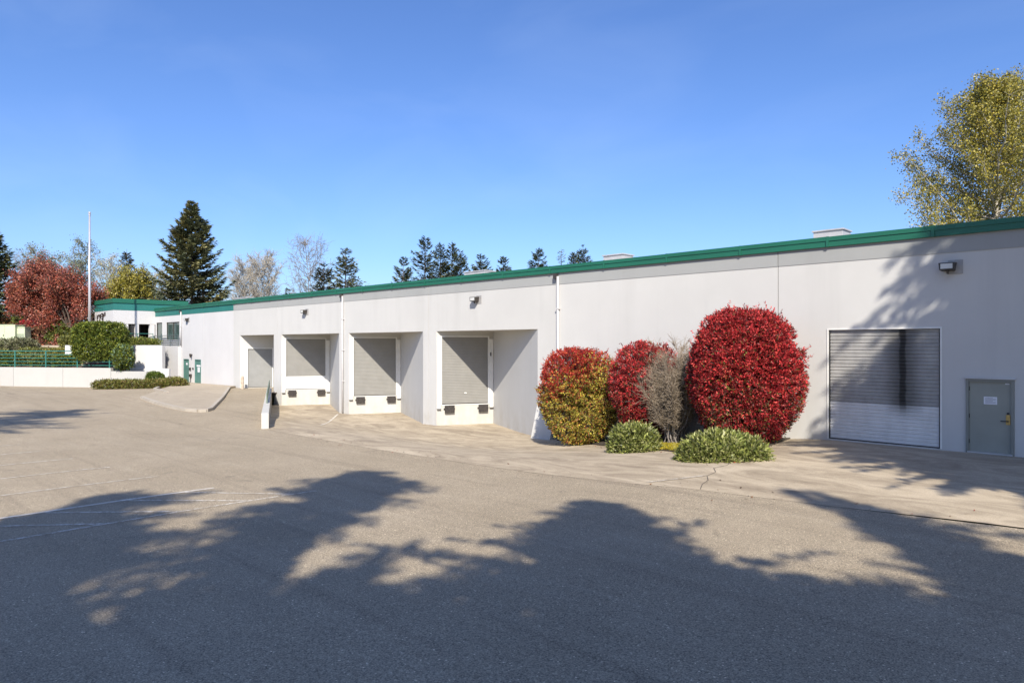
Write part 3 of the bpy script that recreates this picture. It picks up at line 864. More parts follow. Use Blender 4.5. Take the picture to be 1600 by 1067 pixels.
# lettering of the entrance sign, strokes copied from what can be seen
def stroke(m, x0, z0, x1, z1, w):
    d = Vector((x1 - x0, 0, z1 - z0)).normalized(); nn = Vector((d.z, 0, -d.x)) * w / 2
    y0, y1 = TY - 0.06, TY - 0.003
    vs = []
    for y in (y0, y1):
        for (x, z, s) in ((x0, z0, -1), (x0, z0, 1), (x1, z1, 1), (x1, z1, -1)):
            vs.append((x + nn.x * s, y, z + nn.z * s))
    m.add(vs, [(0, 1, 2, 3), (4, 7, 6, 5), (0, 4, 5, 1), (1, 5, 6, 2), (2, 6, 7, 3), (3, 7, 4, 0)])
sgx = -78.35
letters = [[(0.25, 1.45, 0.02, 0.0, .16), (0.25, 1.45, 0.75, 1.55, .14)], [(0.95, 1.55, 1.25, 1.0, .2), (1.3, 1.0, 1.1, 0.1, .2)],
           [(1.25, 1.5, 1.55, 1.65, .14), (1.55, 1.65, 1.6, 1.2, .14), (1.3, 1.1, 1.6, 1.15, .14)],
           [(1.85, 1.75, 2.35, 1.8, .16), (2.35, 1.8, 2.3, 1.2, .16), (1.9, 1.2, 2.3, 1.2, .16)],
           [(2.55, 1.3, 2.45, 0.75, .18), (1.85, 0.72, 2.5, 0.75, .14), (2.5, 0.7, 2.25, 0.22, .18)],
           [(2.65, 1.6, 2.95, 1.5, .16), (2.65, 1.45, 2.95, 1.25, .16)], [(2.9, 1.9, 3.3, 1.95, .16), (3.25, 1.9, 3.3, 1.3, .13)],
           [(1.5, 0.15, 1.9, 0.15, .12), (1.5, -0.12, 1.9, -0.12, .12), (1.5, 0.15, 1.5, -0.12, .12)]]
for lt in letters:
    m = MB()
    for (a, b, c, d, wdt) in lt: stroke(m, sgx + a * 0.86, 5.42 + b * 0.46, sgx + c * 0.86, 5.42 + d * 0.46, wdt * 0.8)
    m.build('sign_letter', M['sign'], B)
for i, xx in enumerate((-78.0, -77.2, -76.4)):
    m = MB(); m.tube((xx, TY - 0.02, 6.75), (xx, TY - 0.7, 6.95), 0.02, n=5); m.tube((xx, TY - 0.7, 6.98), (xx, TY - 0.78, 6.75), 0.08, 0.1, n=7)
    m.build('sign_lamp', M['black'], B)

# ------------------------------------------------------------------ terrace and retaining walls
T = empty('terrace_wall', (-64, 22.5, -0.4), 'white terrace parapet wall carrying a dark grey railing under the office window', 'wall')
m = MB(); m.box(-72.9, -66.1, 23.5, 23.797, -0.6, 3.02); m.build('wall', M['wall_bright'], T, bevel=0.01)
for zz in (3.12, 3.30, 3.48, 3.66, 3.84, 4.04):
    m = MB(); m.tube((-72.6, 23.55, zz), (-66.15, 23.55, zz), 0.028, n=6); m.build('rail', M['grey_rail'], T)
for xx in (-72.6, -70.4, -68.2, -66.15):
    m = MB(); m.tube((xx, 23.55, 3.0), (xx, 23.55, 4.05), 0.045, n=8); m.build('post', M['grey_rail'], T)
G = empty('garden_wall', (-64, 20, -0.4), 'tall plain white wall behind the leafy hedge, below the terrace', 'wall')
dA = Vector((0.834, 0.552, 0)); nA = Vector((0.552, -0.834, 0))
fA = frame_of(-64.0, 19.97, dA.x, dA.y, nA.x, nA.y)
m = MB(); m.fbox(fA, -8.0, 1.75, -0.4, 0.0, -0.6, 3.12); m.build('wall', M['wall_bright'], G, bevel=0.01)
m = MB(); m.fbox(fA, -0.6, 2.6, 0.003, 0.28, -0.6, 1.12); m.build('low_wall', M['wall_bright'], G, bevel=0.01)

R = empty('retaining_wall', (RT1[0], RT1[1], -0.4), 'long low white retaining wall with rust stains at the edge of the lot', 'wall')
fR = frame_of(RT0[0], RT0[1], rt_d.x, rt_d.y, -rt_n.x, -rt_n.y)
Ltot = (Vector(RT1) - Vector(RT0)).length
cuts = [0, 4.6, 9.2, 13.8, 18.6, 21.6, 26.6, 31.3]
for c0, c1 in zip(cuts[:-1], cuts[1:]):
    m = MB(); m.fbox(fR, c0 + 0.012, c1 - 0.012, -0.3, 0.0, -0.9, 1.22); m.build('wall_panel', M['wall_rust'], R, bevel=0.008)
for c in cuts[1:-1]:
    m = MB(); m.fbox(fR, c - 0.0115, c + 0.0115, -0.29, -0.02, -0.9, 1.2); m.build('joint_sealant', M['crack'], R)
m = MB(); m.fbox(fR, 31.3 + 0.012, Ltot, -0.3, 0.0, -0.9, 0.95); m.build('wall_panel', M['wall_rust'], R, bevel=0.008)

Q = empty('teal_railing', (-75, 12, 1.2), 'teal pipe railing along the top of the retaining wall', 'railing')
m = None
for zz in (1.42, 1.72, 2.02, 2.32, 2.62):
    m = MB(); m.tube(fR(8, -0.15, zz), fR(31.2, -0.15, zz), 0.03 if zz < 2.6 else 0.04, n=6); m.build('rail', M['teal_rail'], Q)
s = 9.0
while s < 31.3:
    m = MB(); m.tube(fR(s, -0.15, 1.22), fR(s, -0.15, 2.62), 0.05, n=8); m.build('post', M['teal_rail'], Q)
    s += 3.15
m = MB()
for zz in (1.42, 1.72, 2.02, 2.32, 2.62): m.tube(fR(31.2, -0.15, zz), fR(31.2, -2.2, zz), 0.03, n=6)
m.build('rail', M['teal_rail'], Q)

ST = empty('garden_steps', (-70, 15.5, 1.4), 'grey concrete steps between the bank and the clipped hedge', 'steps')
for j in range(5):
    m = MB(); m.fbox(fR, 24.2, 27.4, -1.5 - 0.55 * (j + 1), -1.5 - 0.55 * j + 0.06, 1.0, 1.55 + j * 0.27); m.build('step', M['walk'], ST)

# ------------------------------------------------------------------ kerb wall beside the ramp
K = empty('ramp_wall', (RW0[0], RW0[1], -0.6), 'low white concrete wall with pipe rail between the ramp and the docks', 'wall')
kd = Vector((RW1[0] - RW0[0], RW1[1] - RW0[1], 0)); KL = kd.length; kd.normalize(); kn = Vector((kd.y, -kd.x, 0))
fK = frame_of(RW0[0], RW0[1], kd.x, kd.y, kn.x, kn.y)
m = MB()
vs = []
for s_, zt in ((0, 0.10), (6, 0.06), (KL - 0.02, 0.02)):
    for d_ in (-0.16, 0.16):
        vs += [fK(s_, d_, -1.6), fK(s_, d_, zt)]
fsx = []
for i in range(2):
    a = i * 4; b = a + 4
    fsx += [(a, b, b + 1, a + 1), (a + 2, a + 3, b + 3, b + 2), (a + 1, b + 1, b + 3, a + 3), (a, a + 2, b + 2, b)]
fsx += [(0, 1, 3, 2), (8, 10, 11, 9)]
m.add(vs, fsx)
m.build('wall', M['dock_wall'], K, bevel=0.02)
m = MB()
for s_ in np.arange(1.2, KL - 0.5, 1.25): m.fbox(fK, s_, s_ + 0.02, 0.1605, 0.164, -1.3, 0.04)
m.build('form_joint', M['crack'], K)
for zz in (0.22, 0.40, 0.58):
    m = MB(); m.tube(fK(6.0, 0, zz), fK(KL - 0.1, 0, zz), 0.03, n=6); m.build('rail', M['green_rail'], K)
for s_ in np.linspace(6.0, KL - 0.1, 10):
    m = MB(); m.tube(fK(s_, 0, 0.0), fK(s_, 0, 0.6), 0.035, n=6); m.build('post', M['green_rail'], K)

# ------------------------------------------------------------------ small things
bo = empty('bollard', (-52.95, 23.75, -0.3), 'stubby worn bollard beside the drive-in shutter at the ramp top', 'bollard')
m = MB(); m.tube((-52.75, 23.6, -0.4), (-52.75, 23.6, 0.62), 0.11, n=14); m.build('post', M['bollard'], bo, smooth=False)
m = MB(); m.tube((-52.75, 23.6, 0.62), (-52.75, 23.6, 0.70), 0.10, 0.05, n=14); m.build('cap', M['bollard'], bo)

px, py = cw((140 - 800) / 1062 * 58.8, 58.8)
fp = empty('flagpole', (px, py, 2.0), 'tall bare metal flagpole rising above the clipped hedge', 'flagpole')
m = MB(); m.tube((px, py, 1.4), (px, py, 14.35), 0.125, 0.07, n=14); m.build('pole', M['pole'], fp, smooth=True)
m = MB(); m.tube((px, py, 14.35), (px, py, 14.45), 0.10, 0.10, n=12); m.build('truck', M['pole'], fp)
bm = bmesh.new(); bmesh.ops.create_uvsphere(bm, u_segments=12, v_segments=8, radius=0.11)
bmesh.ops.translate(bm, verts=bm.verts, vec=(px, py, 14.56)); me = bpy.data.meshes.new('ball'); bm.to_mesh(me); bm.free(); link_mesh('ball', me, M['pole'], fp)
m = MB(); m.fbox(frame_of(px, py, RX, RY, -FX, -FY), -0.04, 0.04, 0.12, 0.17, 3.6, 3.75); m.build('cleat', M['black'], fp)

def cabinet(cx, z, w, d, z0, z1, label, louvre):
    x, y = cw(cx, z)
    c = empty('utility_cabinet', (x, y, z0), label, 'cabinet', None)
    fr = frame_of(x, y, RX, RY, -FX, -FY)
    m = MB(); m.fbox(fr, -w / 2, w / 2, -d, 0, z0, z1 - 0.08); m.build('body', M['cabinet'], c, bevel=0.02)
    m = MB(); m.fbox(fr, -w / 2 - 0.04, w / 2 + 0.04, -d - 0.04, 0.04, z1 - 0.078, z1); m.build('lid', M['cabinet'], c, bevel=0.01)
    if louvre:
        for j in range(9):
            m = MB(); m.fbox(fr, -w / 2 + 0.1, w / 2 - 0.08, 0.002, 0.02, z0 + 0.3 + j * 0.11, z0 + 0.36 + j * 0.11); m.build('louvre', M['louvre'], c)
    else:
        m = MB(); m.fbox(fr, -w / 2 + 0.55, -w / 2 + 0.57, 0.001, 0.006, z0 + 0.1, z1 - 0.1); m.build('door_seam', M['louvre'], c)
        m = MB(); m.fbox(fr, -w / 2 + 0.40, -w / 2 + 0.46, 0.001, 0.03, z0 + 1.0, z0 + 1.2); m.build('handle', M['black'], c)
    return c
cabinet((11 - 800) / 1062 * 68, 68, 1.6, 1.4, 3.0, 5.18, 'large pale green utility cabinet at the far left edge', False)
cabinet((32 - 800) / 1062 * 68.3, 68.3, 0.86, 0.9, 3.0, 4.95, 'small pale utility cabinet with louvred front beside the larger one', True)

def roof_unit(x0, x1, y, z1, label, slope=0.0):
    u = empty('rooftop_unit', ((x0 + x1) / 2, y, 6.4), label, 'roof hatch')
    m = MB(); m.box(x0, x1, y, y + 0.9, 6.402, z1 - 0.06); m.build('curb', M['galv'], u, bevel=0.01)
    m = MB(); m.box(x0 - 0.05, x1 + 0.05, y - 0.05, y + 0.95, z1 - 0.058, z1); m.build('lid', M['galv'], u, bevel=0.01)
    m = MB(); m.box(x0 + 0.2, x0 + 0.4, y + 0.5, y + 0.7, z1 + 0.001, z1 + 0.09); m.build('vent', M['galv'], u)
roof_unit(-10.2, -9.1, 27.5, 7.66, 'galvanised rooftop box above the right-hand wall')
roof_unit(-20.8, -19.6, 28, 7.72, 'small galvanised rooftop box above the red bushes')
roof_unit(-31.4, -29.6, 28, 7.66, 'low rooftop box in front of the pointed firs')
roof_unit(-64.5, -61.8, 28, 7.60, 'pale rooftop box at the left end beside the big spruce')
roof_unit(-57.5, -54.0, 30, 7.5, 'pale rooftop box under the bare trees')

# ------------------------------------------------------------------ foliage
def leaf_mesh(name, P, D, Nn, L, W, C, mat, parent, fold=0.0):
    n = len(P)
    D = D / (np.linalg.norm(D, axis=1, keepdims=True) + 1e-9)
    S = np.cross(D, Nn); S /= (np.linalg.norm(S, axis=1, keepdims=True) + 1e-9)
    U = np.cross(S, D)
    L = L[:, None]; W = W[:, None]
    V = np.empty((n, 4, 3), np.float32)
    V[:, 0] = P - D * L * 0.5
    V[:, 1] = P + S * W * 0.5 + U * L * fold
    V[:, 2] = P + D * L * 0.5
    V[:, 3] = P - S * W * 0.5 + U * L * fold
    me = bpy.data.meshes.new(name)
    me.vertices.add(n * 4); me.vertices.foreach_set('co', V.reshape(-1))
    me.loops.add(n * 4); me.loops.foreach_set('vertex_index', np.arange(n * 4, dtype=np.int32))
    me.polygons.add(n); me.polygons.foreach_set('loop_start', np.arange(0, n * 4, 4, dtype=np.int32))
    try: me.polygons.foreach_set('loop_total', np.full(n, 4, np.int32))
    except Exception: pass
    at = me.color_attributes.new('Col', 'FLOAT_COLOR', 'POINT')
    CC = np.ones((n, 4, 4), np.float32); CC[:, :, :3] = np.clip(C, 0, 1)[:, None, :]
    at.data.foreach_set('color', CC.reshape(-1))
    me.update(calc_edges=True)
    return link_mesh(name, me, mat, parent)


def tubes_mesh(name, segs, mat, parent, n=4):
    """segs: list of (p0, p1, r0, r1)"""
    A = np.array([s[0] for s in segs], float); Bp = np.array([s[1] for s in segs], float)
    r0 = np.array([s[2] for s in segs]); r1 = np.array([s[3] for s in segs])
    d = Bp - A; d /= (np.linalg.norm(d, axis=1, keepdims=True) + 1e-9)
    ref = np.where(np.abs(d[:, 2:3]) > 0.9, np.array([[1.0, 0, 0]]), np.array([[0, 0, 1.0]]))
    a = np.cross(d, ref); a /= (np.linalg.norm(a, axis=1, keepdims=True) + 1e-9)
    b = np.cross(d, a)
    k = len(segs)
    V = np.empty((k, 2, n, 3), np.float32)
    for i in range(n):
        t = 2 * math.pi * i / n
        off = a * math.cos(t) + b * math.sin(t)
        V[:, 0, i] = A + off * r0[:, None]
        V[:, 1, i] = Bp + off * r1[:, None]
    base = (np.arange(k) * 2 * n)[:, None]
    F4 = []
    for i in range(n):
        j = (i + 1) % n
        F4.append(np.concatenate([base + i, base + j, base + n + j, base + n + i], 1))
    Fa = np.stack(F4, 1).reshape(-1, 4).astype(np.int32)
    me = bpy.data.meshes.new(name)
    me.vertices.add(k * 2 * n); me.vertices.foreach_set('co', V.reshape(-1))
    me.loops.add(Fa.size); me.loops.foreach_set('vertex_index', Fa.reshape(-1))
    me.polygons.add(len(Fa)); me.polygons.foreach_set('loop_start', np.arange(0, Fa.size, 4, dtype=np.int32))
    try: me.polygons.foreach_set('loop_total', np.full(len(Fa), 4, np.int32))
    except Exception: pass
    me.polygons.foreach_set('use_smooth', np.ones(len(Fa), bool))
    me.update(calc_edges=True)
    return link_mesh(name, me, mat, parent)


def lumps(dirs, seed, k=7, f=3.0):
    r = np.random.default_rng(seed)
    out = np.zeros(len(dirs))
    for i in range(k):
        w = r.normal(size=3) * f * (0.6 + i * 0.25)
        out += np.sin(dirs @ w + r.uniform(0, 6.28)) / (1 + 0.4 * i)
    return out / 3.0


def bush(name, label, cat, c, z0, z1, rx, ry, n, colf, leaf=(0.10, 0.042), p=3.0, seed=1, rot=0.0, under=0.25, clip_y=None,
         lump=0.06, shell=0.30, mat='leaf_gloss', group=None, stems=8, taper_top=0.0, stem_mat='bark', part='foliage', sprigs=0, hollow=0.0):
    r = np.random.default_rng(seed)
    root = empty(name, (c[0], c[1], z0), label, cat, group)
    rz = (z1 - z0) / 2; zc = (z0 + z1) / 2
    d = r.normal(size=(int(n * 1.3 / 9), 3)); d /= np.linalg.norm(d, axis=1, keepdims=True)
    mm = (np.abs(d) ** p).sum(1) ** (1 / p)
    u = d / mm[:, None]
    rad = 1 + lump * lumps(d, seed) + 0.45 * lump * lumps(d, seed + 7, 8, 9.0) - shell * r.random(len(d)) ** 1.6 
    hol = lumps(u * np.array([rx, ry, rz]), seed + 3, 9, 2.6)
    rad -= hollow * np.clip(hol - 0.15, 0, 0.6)
    q = u * rad[:, None]
    hf = np.clip((q[:, 2] + 1) / 2, 0, 1)
    sc_ = 1 - under * np.clip(1 - hf / 0.45, 0, 1) ** 1.3 - taper_top * np.clip((hf - .5) / .5, 0, 1) ** 2
    x = q[:, 0] * rx * sc_; y = q[:, 1] * ry * sc_; z = q[:, 2] * rz
    ca, sa = math.cos(rot), math.sin(rot)
    P = np.stack([c[0] + x * ca - y * sa, c[1] + x * sa + y * ca, zc + z], 1)
    nx = np.stack([d[:, 0] / rx, d[:, 1] / ry, d[:, 2] / rz], 1)
    nx = np.stack([nx[:, 0] * ca - nx[:, 1] * sa, nx[:, 0] * sa + nx[:, 1] * ca, nx[:, 2]], 1)
    nx /= np.linalg.norm(nx, axis=1, keepdims=True)
    keep = P[:, 2] > z0 + 0.03
    if clip_y is not None: keep &= P[:, 1] < clip_y - 0.05
    idx = np.repeat(np.nonzero(keep)[0][:n // 9], 9)
    P, nx, hf, d = P[idx], nx[idx], hf[idx], d[idx]
    k = len(P)
    off = r.normal(size=(k, 3)); off /= np.linalg.norm(off, axis=1, keepdims=True)
    off = off + nx * 0.35
    P = P + off * (leaf[0] * r.uniform(0.25, 1.05, k))[:, None]
    if clip_y is not None: P[:, 1] = np.minimum(P[:, 1], clip_y - 0.03)
    tint = np.repeat(r.uniform(0.62, 1.30, k // 9 + 1), 9)[:k, None]
    D = off * 0.9 + nx * 0.35 + r.normal(size=(k, 3)) * 0.3 + np.array([0, 0, 0.25])
    Nn = nx * 0.8 + r.normal(size=(k, 3)) * 0.8
    L = leaf[0] * r.uniform(0.5, 1.5, k); W = leaf[1] * r.uniform(0.6, 1.5, k)
    C = colf(P, hf, d, r) * tint
    if sprigs:
        cand = np.nonzero(hf > 0.30)[0]; si = r.choice(cand, sprigs)
        for a in si:
            ax = nx[a] * 0.7 + np.array([0, 0, 0.7]) + r.normal(size=3) * 0.25; ax /= np.linalg.norm(ax)
            if nx[a] @ (P[a] - np.array([c[0], c[1], zc])) < 0.0: continue
            m_ = 11; ln = r.uniform(0.10, 0.26)
            sp = P[a] + ax * (np.linspace(0.0, 1, m_) * ln)[:, None]
            if clip_y is not None and sp[:, 1].max() > clip_y - 0.05: continue
            sd_ = ax * 0.6 + r.normal(size=(m_, 3)) * 0.6; sd_ /= np.linalg.norm(sd_, axis=1, keepdims=True)
            P = np.concatenate([P, sp + sd_ * leaf[0] * 0.4]); D = np.concatenate([D, sd_]); Nn = np.concatenate([Nn, r.normal(size=(m_, 3))])
            L = np.concatenate([L, np.full(m_, leaf[0] * 0.9)]); W = np.concatenate([W, np.full(m_, leaf[1] * 0.9)])
            C = np.concatenate([C, np.repeat(C[a][None] * 1.1, m_, 0) * r.uniform(0.8, 1.2, (m_, 1))])
    leaf_mesh(part, P, D, Nn, L, W, C, M[mat], root, 0.08)
    segs = []
    for i in range(stems):
        a = r.uniform(0, 6.28); t = r.uniform(0.3, 0.75)
        p0 = (c[0] + 0.12 * rx * math.cos(a), c[1] + 0.12 * ry * math.sin(a), z0 - 0.15)
        p1 = (c[0] + t * 0.55 * rx * math.cos(a), c[1] + min(0.45, t * 0.55) * ry * math.sin(a), zc)
        p2 = (c[0] + t * rx * 0.8 * math.cos(a), c[1] + t * 0.7 * ry * math.sin(a), z0 + (z1 - z0) * 0.85)
        segs += [(p0, p1, 0.05, 0.035), (p1, p2, 0.035, 0.012)]
    if segs: tubes_mesh('stem', segs, M[stem_mat], root, 5)
    if sprigs:
        tw = []
        for a in r.choice(k, 1600):
            inn = P[a] - nx[a] * r.uniform(0.1, 0.4); tw.append((inn - nx[a] * 0.25 + r.normal(size=3) * 0.08, P[a] + nx[a] * 0.02, 0.008, 0.003))
        tubes_mesh('twig', tw, M['bark_grey'], root, 3)
    return root


def pick(r, n, cols, w):
    cols = np.array(cols); i = r.choice(len(cols), n, p=np.array(w) / sum(w))
    return cols[i] * r.uniform(0.75, 1.25, (n, 1))


RED = [(0.48, 0.034, 0.038), (0.33, 0.025, 0.030), (0.60, 0.085, 0.07), (0.15, 0.020, 0.020)]
def col_red(P, hf, d, r):
    n = len(P)
    c = pick(r, n, RED, [4, 4, 2, 3])
    g = pick(r, n, [(0.16, 0.15, 0.035), (0.11, 0.07, 0.03), (0.20, 0.13, 0.09)], [3, 3, 2])
    low = np.clip(0.62 - hf, 0, 1) * (0.75 + 1.3 * lumps(P * 0.9, 5))
    t = (r.random(n) < 0.05 + 0.9 * np.clip(low, 0, 1))
    c[t] = g[t]
    return c
def col_red_yellow(P, hf, d, r):
    n = len(P)
    c = pick(r, n, [(0.40, 0.035, 0.030), (0.30, 0.02, 0.02), (0.45, 0.09, 0.035)], [4, 3, 2])
    g = pick(r, n, [(0.50, 0.40, 0.06), (0.34, 0.31, 0.055), (0.16, 0.17, 0.035), (0.46, 0.17, 0.06), (0.18, 0.085, 0.035), (0.08, 0.065, 0.02)], [5, 4, 3, 3, 2, 1])
    # new red growth on the crown and on the flank towards the docks, older green-gold leaves lower down
    edge = hf + 0.28 * (-(d[:, 0]) * 0.75 - 0.2) + 0.08 * lumps(P * 1.2, 8)
    t = edge + 0.13 * r.normal(size=n) < 0.70
    t |= (hf < 0.22)
    c[t] = g[t]
    return c
def col_var(*cols, w=None):
    def f(P, hf, d, r):
        return pick(r, len(P), cols, w or [1] * len(cols))
    return f

bush('photinia_bush', 'rounded clipped bush with red top and yellow green lower leaves beside the dock', 'bush', (-17.65, 22.12), -0.95, 2.93, 1.6, 1.5, 80000, col_red_yellow, (0.088, 0.036), 2.7, 11, 0.78, 0.22, 23.75, lump=0.085, shell=0.5, sprigs=300, hollow=0.55)
bush('photinia_bush', 'smaller deep red clipped bush leaning against the dead grey twigs', 'bush', (-14.55, 22.25), -0.45, 3.25, 1.28, 1.25, 52000, col_red, (0.088, 0.036), 2.6, 12, 0.78, 0.25, 23.75, lump=0.10, shell=0.45, sprigs=260, hollow=0.6)
bush('photinia_bush', 'tallest clipped bush, solid crimson, right of the dead twigs', 'bush', (-10.40, 21.95), -0.35, 4.45, 1.76, 1.7, 130000, col_red, (0.088, 0.036), 2.6, 13, 0.78, 0.16, 23.75, lump=0.075, shell=0.45, sprigs=600, hollow=0.3)

# dead twiggy bush
def twig_bush(name, label, c, z0, z1, rx, seed):
    r = np.random.default_rng(seed)
    root = empty(name, (c[0], c[1], z0), label, 'bush')
    main = []; fine = []
    for i in range(52):
        a = r.uniform(0, 6.28); t = r.uniform(0.2, 1.0)
        tip = np.array([c[0] + rx * t * math.cos(a), c[1] + min(rx, 1.2) * t * math.sin(a) * 0.9, z0 + (z1 - z0) * r.uniform(0.5, 1.0)])
        p = np.array([c[0] + r.normal() * 0.12, c[1] + r.normal() * 0.12, z0 - 0.1])
        n = 7; rr = 0.026 * r.uniform(0.6, 1.3)
        prev = p
        for j in range(1, n + 1):
            f = j / n
            q = p + (tip - p) * f; q[:2] = p[:2] + (tip[:2] - p[:2]) * f ** 0.75; q = q + r.normal(size=3) * 0.06
            q[1] = min(q[1], 23.65)
            main.append((prev, q, rr * (1 - 0.8 * (f - 1 / n)), rr * (1 - 0.8 * f)))
            if f > 0.3:
                for k in range(30):
                    d = (q - np.array([c[0], c[1], q[2] - 0.5])); d /= np.linalg.norm(d) + 1e-6
                    d = d * 0.6 + r.normal(size=3) * 0.55 + np.array([0, 0, 0.35]); d /= np.linalg.norm(d)
                    L = r.uniform(0.15, 0.42)
                    s0 = prev + (q - prev) * r.random()
                    e = s0 + d * L; e[1] = min(e[1], 23.7); e[2] = min(e[2], z1 + 0.1)
                    fine.append((s0, e, 0.009, 0.004))
                    e2 = e + (d + r.normal(size=3) * 0.6) * 0.13; e2[1] = min(e2[1], 23.7)
                    fine.append((e, e2, 0.006, 0.003))
            prev = q
    tubes_mesh('branch', main, M['bark_grey'], root, 5)
    tubes_mesh('twig', fine, M['twig'], root, 3)
    return root
twig_bush('dead_bush', 'dead leafless bush of pale grey twigs between two red bushes', (-13.1, 21.85), -0.4, 3.3, 1.45, 21)

LG = [(0.28, 0.30, 0.075), (0.20, 0.23, 0.055), (0.37, 0.37, 0.15), (0.10, 0.125, 0.03)]
bush('low_shrub', 'small loose light green shrub in front of the dead twigs', 'shrub', at_px(990, 23.2), -1.25, 0.50, 0.84, 0.78, 14000, col_var(*LG), (0.13, 0.042), 2.4, 31, 0.7, 0.1, None, 0.10, 0.45, 'leaf')
bush('low_shrub', 'wide low mound of pale green leaves in front of the tallest red bush', 'shrub', at_px(1130, 19.5), -0.90, 0.62, 1.28, 0.92, 22000, col_var(*LG), (0.14, 0.045), 2.3, 32, 0.8, 0.0, None, 0.06, 0.35, 'leaf')

DG = [(0.10, 0.14, 0.022), (0.15, 0.185, 0.028), (0.22, 0.23, 0.035), (0.06, 0.09, 0.02)]
OL = [(0.16, 0.17, 0.035), (0.22, 0.21, 0.05), (0.10, 0.12, 0.03), (0.26, 0.25, 0.09)]
hc = at_px(157, 57.7)
bush('clipped_hedge', 'big square clipped green hedge at the foot of the flagpole', 'hedge', hc, 1.9, 5.0, 2.05, 1.0, 30000, col_var(*DG), (0.17, 0.08), 5.0, 41, HEAD, 0.0, None, 0.05, 0.25)
bush('green_shrub', 'dark green shrub spilling over between hedge and white garden wall', 'shrub', at_px(193, 56.9), 1.1, 3.1, 0.75, 0.8, 7000, col_var(*DG, (0.2, 0.3, 0.2)), (0.16, 0.07), 2.4, 42, HEAD, 0.0, None, 0.15, 0.4)
bush('entry_hedge', 'loose low hedge below the entrance porch railing', 'hedge', at_px(216, 63.0), 2.6, 3.75, 2.0, 0.8, 9000, col_var(*OL, *DG), (0.15, 0.07), 3, 43, HEAD, 0.0, None, 0.12, 0.4)
# low junipers at the foot of the retaining wall
jl = ['low spreading juniper in front of the retaining wall, left end of the row', 'low spreading juniper in the middle of the row by the retaining wall', 'low spreading juniper between ball bush and kerb', 'low spreading juniper beside the narrow teal door, right end of the row']
for i, (px_, z_, w_) in enumerate(((172, 54.6, 1.35), (205, 54.9, 1.3), (238, 55.2, 1.2), (270, 56.2, 1.15))):
    bush('low_juniper', jl[i], 'shrub', at_px(px_, z_), -0.5, 0.33 + 0.08 * (i == 3), w_, 0.75, 6500, col_var((0.17, 0.18, 0.03), (0.12, 0.14, 0.03), (0.23, 0.22, 0.05), (0.2, 0.13, 0.05)), (0.13, 0.05), 2.5, 50 + i, HEAD, 0.0, None, 0.08, 0.4, 'leaf', 'junipers by the retaining wall')
bush('ball_bush', 'round clipped green ball bush at the end of the retaining wall', 'bush', at_px(242, 56.0), -0.2, 0.92, 0.68, 0.62, 6000, col_var((0.10, 0.15, 0.02), (0.15, 0.19, 0.03), (0.07, 0.11, 0.02)), (0.10, 0.045), 2.5, 55, HEAD, 0.1, None, 0.03, 0.3)

# bank planting
bank = [(-5, 60.6, 1.4, 1.5, OL, 'yellow green bank shrub at the far left behind the railing'), (20, 60.6, 1.3, 1.1, DG, 'dark green bank shrub behind the first railing post'),
        (48, 60.6, 1.6, 0.9, OL, 'olive bank shrub behind the second railing bay'), (76, 60.0, 1.5, 0.9, OL + DG, 'mixed green bank shrub by the middle railing post'),
        (104, 59.4, 1.4, 1.0, DG, 'deep green bank shrub left of the concrete steps'), (60, 63, 1.8, 0.7, OL, 'yellowish shrub high on the bank below the upper path'), (98, 62.5, 1.7, 0.7, [(0.28, 0.25, 0.05), (0.2, 0.19, 0.04)], 'golden shrub high on the bank near the clipped hedge')]
for i, (px_, z_, rx_, h_, cols, lab) in enumerate(bank):
    x, y = at_px(px_, z_); hz, q_ = hill_at(x, y)
    bush('bank_shrub', lab, 'shrub', (x, y), hz - 0.3, hz + h_ - 0.1, rx_, 0.9, 6500, col_var(*cols), (0.16, 0.07), 2.4, 60 + i, HEAD, 0.0, None, 0.15, 0.45, 'leaf', 'shrubs on the bank')
up = [(22, 66.2, 2.3, 1.0, [(0.20, 0.20, 0.10), (0.13, 0.15, 0.06), (0.26, 0.24, 0.15)], 'low grey green hedge in front of the utility cabinets'),
      (48, 71, 1.5, 2.6, RED[:2] + [(0.15, 0.02, 0.03)], 'dark red shrub right of the utility cabinets'),
      (72, 70.5, 1.7, 2.2, [(0.22, 0.09, 0.05), (0.15, 0.06, 0.04), (0.2, 0.14, 0.06)], 'russet shrub on the mulch under the red tree'),
      (98, 70, 1.5, 2.5, DG + OL, 'leafy green shrub on the mulch left of the flagpole'), (112, 67, 1.0, 1.1, OL, 'small yellow green shrub near the clipped hedge'),
      (60, 75, 2.5, 4.0, DG + [(0.2, 0.22, 0.06)], 'tall green shrub behind the russet shrub'), (18, 76, 2.4, 3.6, [(0.28, 0.12, 0.04), (0.2, 0.08, 0.04), (0.12, 0.12, 0.04)], 'orange brown shrub behind the large cabinet'),
      (135, 76, 2.6, 4.2, [(0.10, 0.05, 0.03), (0.06, 0.07, 0.025), (0.16, 0.05, 0.03)], 'dark brownish shrub mass behind the flagpole'),
      (100, 77, 2.6, 3.8, [(0.12, 0.03, 0.03), (0.07, 0.06, 0.025), (0.2, 0.05, 0.03)], 'maroon shrub behind the leafy green shrub')]
for i, (px_, z_, rx_, h_, cols, lab) in enumerate(up):
    x, y = at_px(px_, z_); hz, q_ = hill_at(x, y)
    bush('garden_shrub', lab, 'shrub', (x, y), hz - 0.25, hz + h_, rx_, rx_ * 0.8, 8000, col_var(*cols), (0.19, 0.09), 2.3, 80 + i, HEAD, 0.05, None, 0.2, 0.5, 'leaf', 'shrubs under the trees')


